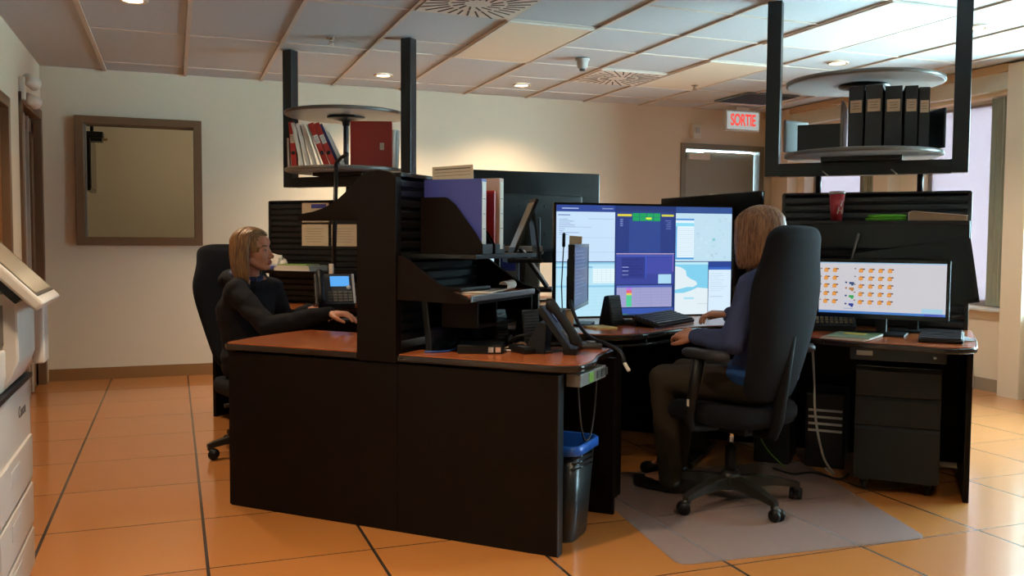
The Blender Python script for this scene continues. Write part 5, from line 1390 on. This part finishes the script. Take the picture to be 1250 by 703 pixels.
def person(label, loc, ang, J, head_pos, head_rot, shirt, trousers, shoes, hairf, sweater_extra=None, seed=1):
    # J: joints in local coordinates (x forward, y left, z up)
    V = Vector
    HM = Matrix.Translation(V(head_pos)) @ Euler(head_rot).to_matrix().to_4x4()
    mb = MB()
    head_parts(mb, HM)
    nb = V(J['neck']); mb.cap(HM @ V((-.022, 0, -.055)), nb, .051, .058)
    ch = V(J['chest']); pv = V(J['pelvis'])
    for s, nm in ((1, 'l'), (-1, 'r')):
        mb.cap(nb + V((0, s * .02, -.02)), V(J['sh_' + nm]), .045, .05)
        mb.cap(J['sh_' + nm], J['el_' + nm], .045, .037); mb.cap(J['el_' + nm], J['wr_' + nm], .037, .025)
        mb.cap(pv + V((.0, s * .085, 0)), J['kn_' + nm], .078, .052); mb.cap(J['kn_' + nm], J['an_' + nm], .052, .036)
        mb.cap(V(J['an_' + nm]), V(J['an_' + nm]) + V(J.get('toe', (.14, 0, -.045))), .036, .03)
        hd = J['hand_' + nm]; hand_parts(mb, J['wr_' + nm], hd[0], hd[1], hd[2], hd[3], hd[4])
    mb.ell(ch, (.10, .15, .15)); mb.ell((ch + pv) / 2, (.095, .135, .17)); mb.ell(pv, (.11, .16, .11))
    me = remeshed(mb, .0042, 3, .45)
    body = mesh_obj(me, 'person', [M_SKIN, M_LIP, M_EYE, M_BROWH, mat('eye_white', '9C8C80', .4)], None, loc, (0, 0, ang))
    HI = HM.inverted()
    import numpy as np
    n_ = len(me.polygons); cs = np.empty(n_ * 3, np.float32); me.polygons.foreach_get('center', cs); cs = cs.reshape(-1, 3)
    cs = cs @ np.array(HI.to_3x3()).T + np.array(HI.translation)
    idx = np.zeros(n_, np.int32)
    for pi in np.nonzero((cs[:, 0] > .05) & (abs(cs[:, 1]) < .06) & (abs(cs[:, 2]) < .1))[0]:
        x, y, z = (float(q) for q in cs[pi])
        if x > .078 and abs(y) < .021 and -.0825 < z < -.0605: idx[pi] = 1
        ay = abs(y) - .031
        if x > .070 and (ay / .011) ** 2 + ((z - .001) / .0052) ** 2 < 1:
            idx[pi] = 2 if (ay / .0055) ** 2 + ((z - .001) / .006) ** 2 < 1 else 4
        if x > .055 and .012 < abs(y) < .048 and abs(z - .0225 + .12 * max(0, abs(y) - .036)) < .0042: idx[pi] = 3
    me.polygons.foreach_set('material_index', idx)
    tag(body, label, 'person')
    # sweater
    mb = MB()
    for s, nm in ((1, 'l'), (-1, 'r')):
        sh, el, wr = V(J['sh_' + nm]), V(J['el_' + nm]), V(J['wr_' + nm])
        mb.cap(nb + V((-.01, s * .05, -.045)), sh, .056, .066); mb.cap(ch + V((0, s * .07, .06)), sh, .09, .07)
        mb.cap(sh, el, .066, .057); mb.cap(el, wr - (wr - el).normalized() * .012, .057, .040)
        m_ = el.lerp(wr, .45); mb.ell(m_, (.055, .055, .05))
        mb.cap(wr - (wr - el).normalized() * .045, wr - (wr - el).normalized() * .018, .041, .041)
    mb.ell(ch, (.125, .185, .17)); mb.ell((ch + pv) / 2, (.125, .17, .20)); mb.ell(pv + V((0, 0, .05)), (.145, .19, .12)); mb.ell(ch + V((0, 0, .10)), (.095, .15, .09))
    if sweater_extra: sweater_extra(mb, nb, HM)
    me = remeshed(mb, .0075, 6, .5)
    for v, nr in zip(me.vertices, [x.vector.copy() for x in me.vertex_normals]):
        q = v.co.copy()
        n_ = noise.noise(V((q.x * 9 + seed, q.y * 9, q.z * 22))) * .008 + noise.noise(V((q.x * 26, q.y * 26 + seed, q.z * 30))) * .0035
        v.co = q + nr * n_
    o = mesh_obj(me, 'sweater', [shirt], body)
    # trousers
    mb = MB(); mb.ell(pv, (.135, .18, .11))
    for s, nm in ((1, 'l'), (-1, 'r')):
        mb.cap(pv + V((-.01, s * .088, -.005)), J['kn_' + nm], .097, .071); mb.cap(J['kn_' + nm], V(J['an_' + nm]) + V((0, 0, -.005)), .071, .058)
    me = remeshed(mb, .010, 5, .5)
    for v, nr in zip(me.vertices, [x.vector.copy() for x in me.vertex_normals]):
        q = v.co.copy(); v.co = q + nr * noise.noise(V((q.x * 12 + seed, q.y * 14, q.z * 14))) * .006
    mesh_obj(me, 'trousers', [trousers], body)
    for nm in 'lr':
        mb = MB(); a = V(J['an_' + nm]); tv_ = V(J.get('toe', (.14, 0, -.045))); fw = V((tv_.x, tv_.y, 0)).normalized()
        zf = a.z - .045
        mb.cap(a + V((0, 0, -.02)), a + V((0, 0, .02)), .045, .042); mb.cap(a - fw * .03 + V((0, 0, -.04)), a + fw * .15 + V((0, 0, -.048)), .04, .036); mb.cap(a + fw * .08 + V((0, 0, -.045)), a + fw * .17 + V((0, 0, -.05)), .042, .034)
        me = remeshed(mb, .008, 4, .5)
        for v in me.vertices: v.co.z = max(v.co.z, a.z - .078)
        mesh_obj(me, 'shoe', [shoes], body)
    hairf(body, HM)
    return body

def hair_locks(body, HM, m, part_y, end_fn, hair_phi, n=150, seed=2, wav=.0, cap_scale=1.0, r_=.007):
    # cap plus many tapering locks that run over the skull and fall
    R = random.Random(seed)
    V = Vector
    mb = MB()
    c0 = V((-.014, 0, .036)); rad = V((.104, .083, .091)) * cap_scale
    # scalp shell, cut away over the face
    s = bmesh.new(); bmesh.ops.create_uvsphere(s, u_segments=48, v_segments=32, radius=1)
    dele = []
    for f in s.faces:
        q = f.calc_center_median()
        x, y, z = c0.x + q.x * rad.x, q.y * rad.y, c0.z + q.z * rad.z
        if (x > .055 and z < .088 - .5 * max(0, .085 - x)) or (z < -.01 and x > -.02): dele.append(f)
    bmesh.ops.delete(s, geom=dele, context='FACES')
    mb.merge(s, HM @ Matrix.Translation(c0) @ Matrix.Diagonal((rad.x, rad.y, rad.z, 1)), None, True)
    for i in range(n):
        side = 1 if i % 2 else -1
        u = R.random()
        phi = hair_phi[0] + (hair_phi[1] - hair_phi[0]) * u     # azimuth where the lock leaves the skull, from forward
        x0 = .078 - .15 * min(1, max(0, (phi - hair_phi[0]) / (PI - hair_phi[0]))) ** .8 + R.uniform(-.006, .006)   # start along the parting
        start = V((x0, part_y, 0)); lift = 1.0 + R.uniform(0, .07)
        e = end_fn(phi, side, R)
        pts = []
        ez = -.008
        # over the skull from the parting to the hanging point
        hang = V((math.cos(phi) * rad.x, side * math.sin(phi) * rad.y, 0))
        for k in range(8):
            f = k / 7
            q = V((start.x - c0.x, start.y, 0)).lerp(hang, f ** .8)
            rr_ = min(.999, (q.x / rad.x) ** 2 + (q.y / rad.y) ** 2)
            zz = rad.z * math.sqrt(max(0, 1 - rr_))
            if f == 1: zz = -.02
            pts.append(V((c0.x + q.x * lift, q.y * lift, c0.z + zz * lift)))
        tail = pts[-1]
        for k in range(1, 8):
            f = k / 7
            w = V((math.sin(f * 7 + i), math.cos(f * 6 + i * 1.7), 0)) * wav * f
            q = tail.lerp(V(e), f); bulge = 4 * f * (1 - f)
            q += V((math.cos(phi), side * math.sin(phi), 0)) * .008 * bulge + w
            pts.append(q)
        rr_ = r_ * R.uniform(.75, 1.25)
        rs = [rr_ * (.5 + .5 * min(1, k / 3)) for k in range(len(pts))]
        rs[-1] *= .25; rs[-2] *= .65; rs[-3] *= .85
        mb.tube([HM @ p for p in pts], rs, None, 6)
    o = mb.build('hair', m, body)
    return o
M_HBLOND = hair_mat('dark_blond_hair', '5E3E22', '9A7040')
M_HBROWN = hair_mat('light_brown_hair', '64402A', 'A47650')
M_HOOD = mat('black_hoodie_fabric', '1C1B1F', .9, var=.15, scale=120, bump=.15, bscale=600, spec=.2)
M_SWEAT = mat('blue_grey_sweater_fabric', '3F4768', .9, var=.15, scale=120, bump=.15, bscale=600, spec=.2)
M_TROU = mat('khaki_brown_trousers', '3A3026', .85, var=.1, bump=.1, bscale=500, spec=.2)
M_TROUB = mat('black_trousers', '17161A', .85, var=.1, bump=.1, bscale=500, spec=.2)
M_SHOE = mat('black_shoe_leather', '121113', .4)
M_NAVYF = mat('navy_hood_lining', '20284A', .85)

# -- operator on the right (faces the divider)
JO = dict(pelvis=(-.04, 0, .56), chest=(-.075, 0, .86), neck=(-.055, 0, 1.085),
          sh_l=(-.06, .175, 1.0), el_l=(-.02, .265, .765), wr_l=(.20, .20, .765), sh_r=(-.06, -.175, 1.0), el_r=(.0, -.26, .775), wr_r=(.215, -.18, .845),
          kn_l=(.40, .12, .545), an_l=(.36, .11, .082), kn_r=(.42, -.13, .545), an_r=(.46, -.13, .082),
          hand_l=((.85, -.35, .12), (.1, .45, .85), -1, .55, .5), hand_r=((.95, .2, -.02), (0, .1, 1), 1, .5, .5))
def end_op(phi, side, R):
    f = phi / PI
    return (.045 * math.cos(phi) * 1.9 - .012, side * (.028 + .052 * math.sin(phi)), -.125 - .02 * R.random() - .015 * f)
def hair_op(body, HM):
    hair_locks(body, HM, M_HBROWN, .012, end_op, (.20 * PI, PI), 300, 4, .011, 1.03, .0085)
    mb = MB()
    for s in (-1, 1):
        mb.tube([HM @ Vector((.095 + .004 * math.cos(a), s * .032 + .022 * math.cos(a), .0 + .018 * math.sin(a))) for a in [2 * PI * k / 16 for k in range(17)]], .0014, None, 6, False)
        mb.tube([HM @ Vector(q) for q in ((.093, s * .054, .004), (.05, s * .073, .008), (-.01, s * .08, .002))], .0014, None, 6)
    mb.build('glasses', M_BLKS, body)
OPP = at(1.245, 1.06, 0)
person('person in a blue grey sweater with brown hair, working at the right keyboard', OPP, A_OP, JO, (-.005, 0, 1.225), (0, .06, -.12), M_SWEAT, M_TROU, M_SHOE, hair_op, seed=3)
op_ = [o for o in COL.objects if o.name == 'person'][0]
mb = MB(); mb.ell((-.035, 0, .60), (.165, .205, .085)); me = remeshed(mb, .01, 2); mesh_obj(me, 'shirt_hem', [mat('bright_blue_shirt', '24508E', .8, bump=.1)], op_)

# -- woman on the left
JW = dict(pelvis=(-.05, 0, .50), chest=(-.10, 0, .78), neck=(-.075, 0, .99),
          sh_l=(-.075, .17, .91), el_l=(-.06, .27, .70), wr_l=(.17, .235, .80), sh_r=(-.0, -.155, .905), el_r=(.275, -.185, .735), wr_r=(.575, -.04, .815),
          kn_l=(.38, .12, .50), an_l=(.36, .12, .082), kn_r=(.38, -.12, .50), an_r=(.34, -.12, .082),
          hand_l=((.95, -.1, -.08), (0, .1, 1), -1, .45, .5), hand_r=((.97, .25, -.05), (0, 0, 1), 1, .35, .5))
def end_w(phi, side, R):
    f = phi / PI
    return (.06 * math.cos(phi) - .035, side * (.03 + .055 * math.sin(phi)), -.19 - .03 * R.random() + .03 * (1 - f))
def hair_w(body, HM):
    hair_locks(body, HM, M_HBLOND, .008, end_w, (.44 * PI, PI), 300, 9, .0015, 1.03, .009)
def hood(mb, nb, HM):
    pts = [nb + Vector((math.cos(a) * .085 - .03, math.sin(a) * .10, -.025 - .03 * math.cos(a))) for a in [2 * PI * k / 20 for k in range(21)]]
    mb.tube(pts, .028, None, 10, False); mb.ell(nb + Vector((-.11, 0, -.03)), (.06, .11, .07))
WP = at(-1.43, .84, 0)
wm = person('woman with long dark blond hair in a black hoodie, looking up to the right', WP, A_W, JW, (-.03, 0, 1.125), (0, -.12, .42), M_HOOD, M_TROUB, M_SHOE, hair_w, hood, seed=8)
mb = MB(); nb = Vector(JW['neck']); mb.tube([nb + Vector((math.cos(a) * .073 - .02, math.sin(a) * .085, .0 - .02 * math.cos(a))) for a in [2 * PI * k / 24 for k in range(25)]], .017, None, 10, False); mb.build('hood_lining', M_NAVYF, wm)

# ================================================================ CAMERA, SKY
cam = bpy.data.cameras.new('camera'); co = bpy.data.objects.new('camera', cam); COL.objects.link(co)
cam.sensor_width = 36; cam.lens = 36 * 1100 / 1250; cam.clip_start = .05
right = Vector((.93621647, -.35137278, .00599098)); down = Vector((-.0135431, -.05310955, -.99849685)); fwd = Vector((.35116279, .93472806, -.05448071))
co.matrix_world = Matrix(((right.x, -down.x, -fwd.x, 0), (right.y, -down.y, -fwd.y, 0), (right.z, -down.z, -fwd.z, H), (0, 0, 0, 1)))
SC.camera = co
w = bpy.data.worlds.new('daylight'); SC.world = w; w.use_nodes = True
bg = w.node_tree.nodes['Background']
# overcast daylight: strength by height is shaped to steer light indoors, horizon band dimmer
_N = w.node_tree.nodes; _K = w.node_tree.links
_tc = _N.new('ShaderNodeTexCoord'); _sp = _N.new('ShaderNodeSeparateXYZ'); _K.new(_tc.outputs['Generated'], _sp.inputs[0])
_mr = _N.new('ShaderNodeMapRange'); _mr.inputs[1].default_value = -1; _mr.inputs[2].default_value = 1; _K.new(_sp.outputs[2], _mr.inputs[0])
_cr = _N.new('ShaderNodeValToRGB'); _K.new(_mr.outputs[0], _cr.inputs[0])
_cr.color_ramp.elements[0].position = 0; _cr.color_ramp.elements[0].color = (.30, .42, .48, 1)
_cr.color_ramp.elements[1].position = 1; _cr.color_ramp.elements[1].color = (.20, .31, .39, 1)
for _p, _c in ((.44, (.26, .39, .46, 1)), (.5, (.20, .31, .37, 1)), (.60, (.22, .34, .42, 1)), (.72, (.28, .44, .56, 1))):
    _e = _cr.color_ramp.elements.new(_p); _e.color = _c
_K.new(_cr.outputs[0], bg.inputs[0]); bg.inputs[1].default_value = 75.0
vs = SC.view_settings; SC.display_settings.display_device = 'sRGB'; vs.view_transform = 'Standard'; vs.look = 'None'; vs.gamma = 1; vs.use_curve_mapping = False; vs.exposure = .32
SC.cycles.max_bounces = 10; SC.cycles.diffuse_bounces = 5; SC.cycles.sample_clamp_indirect = 4
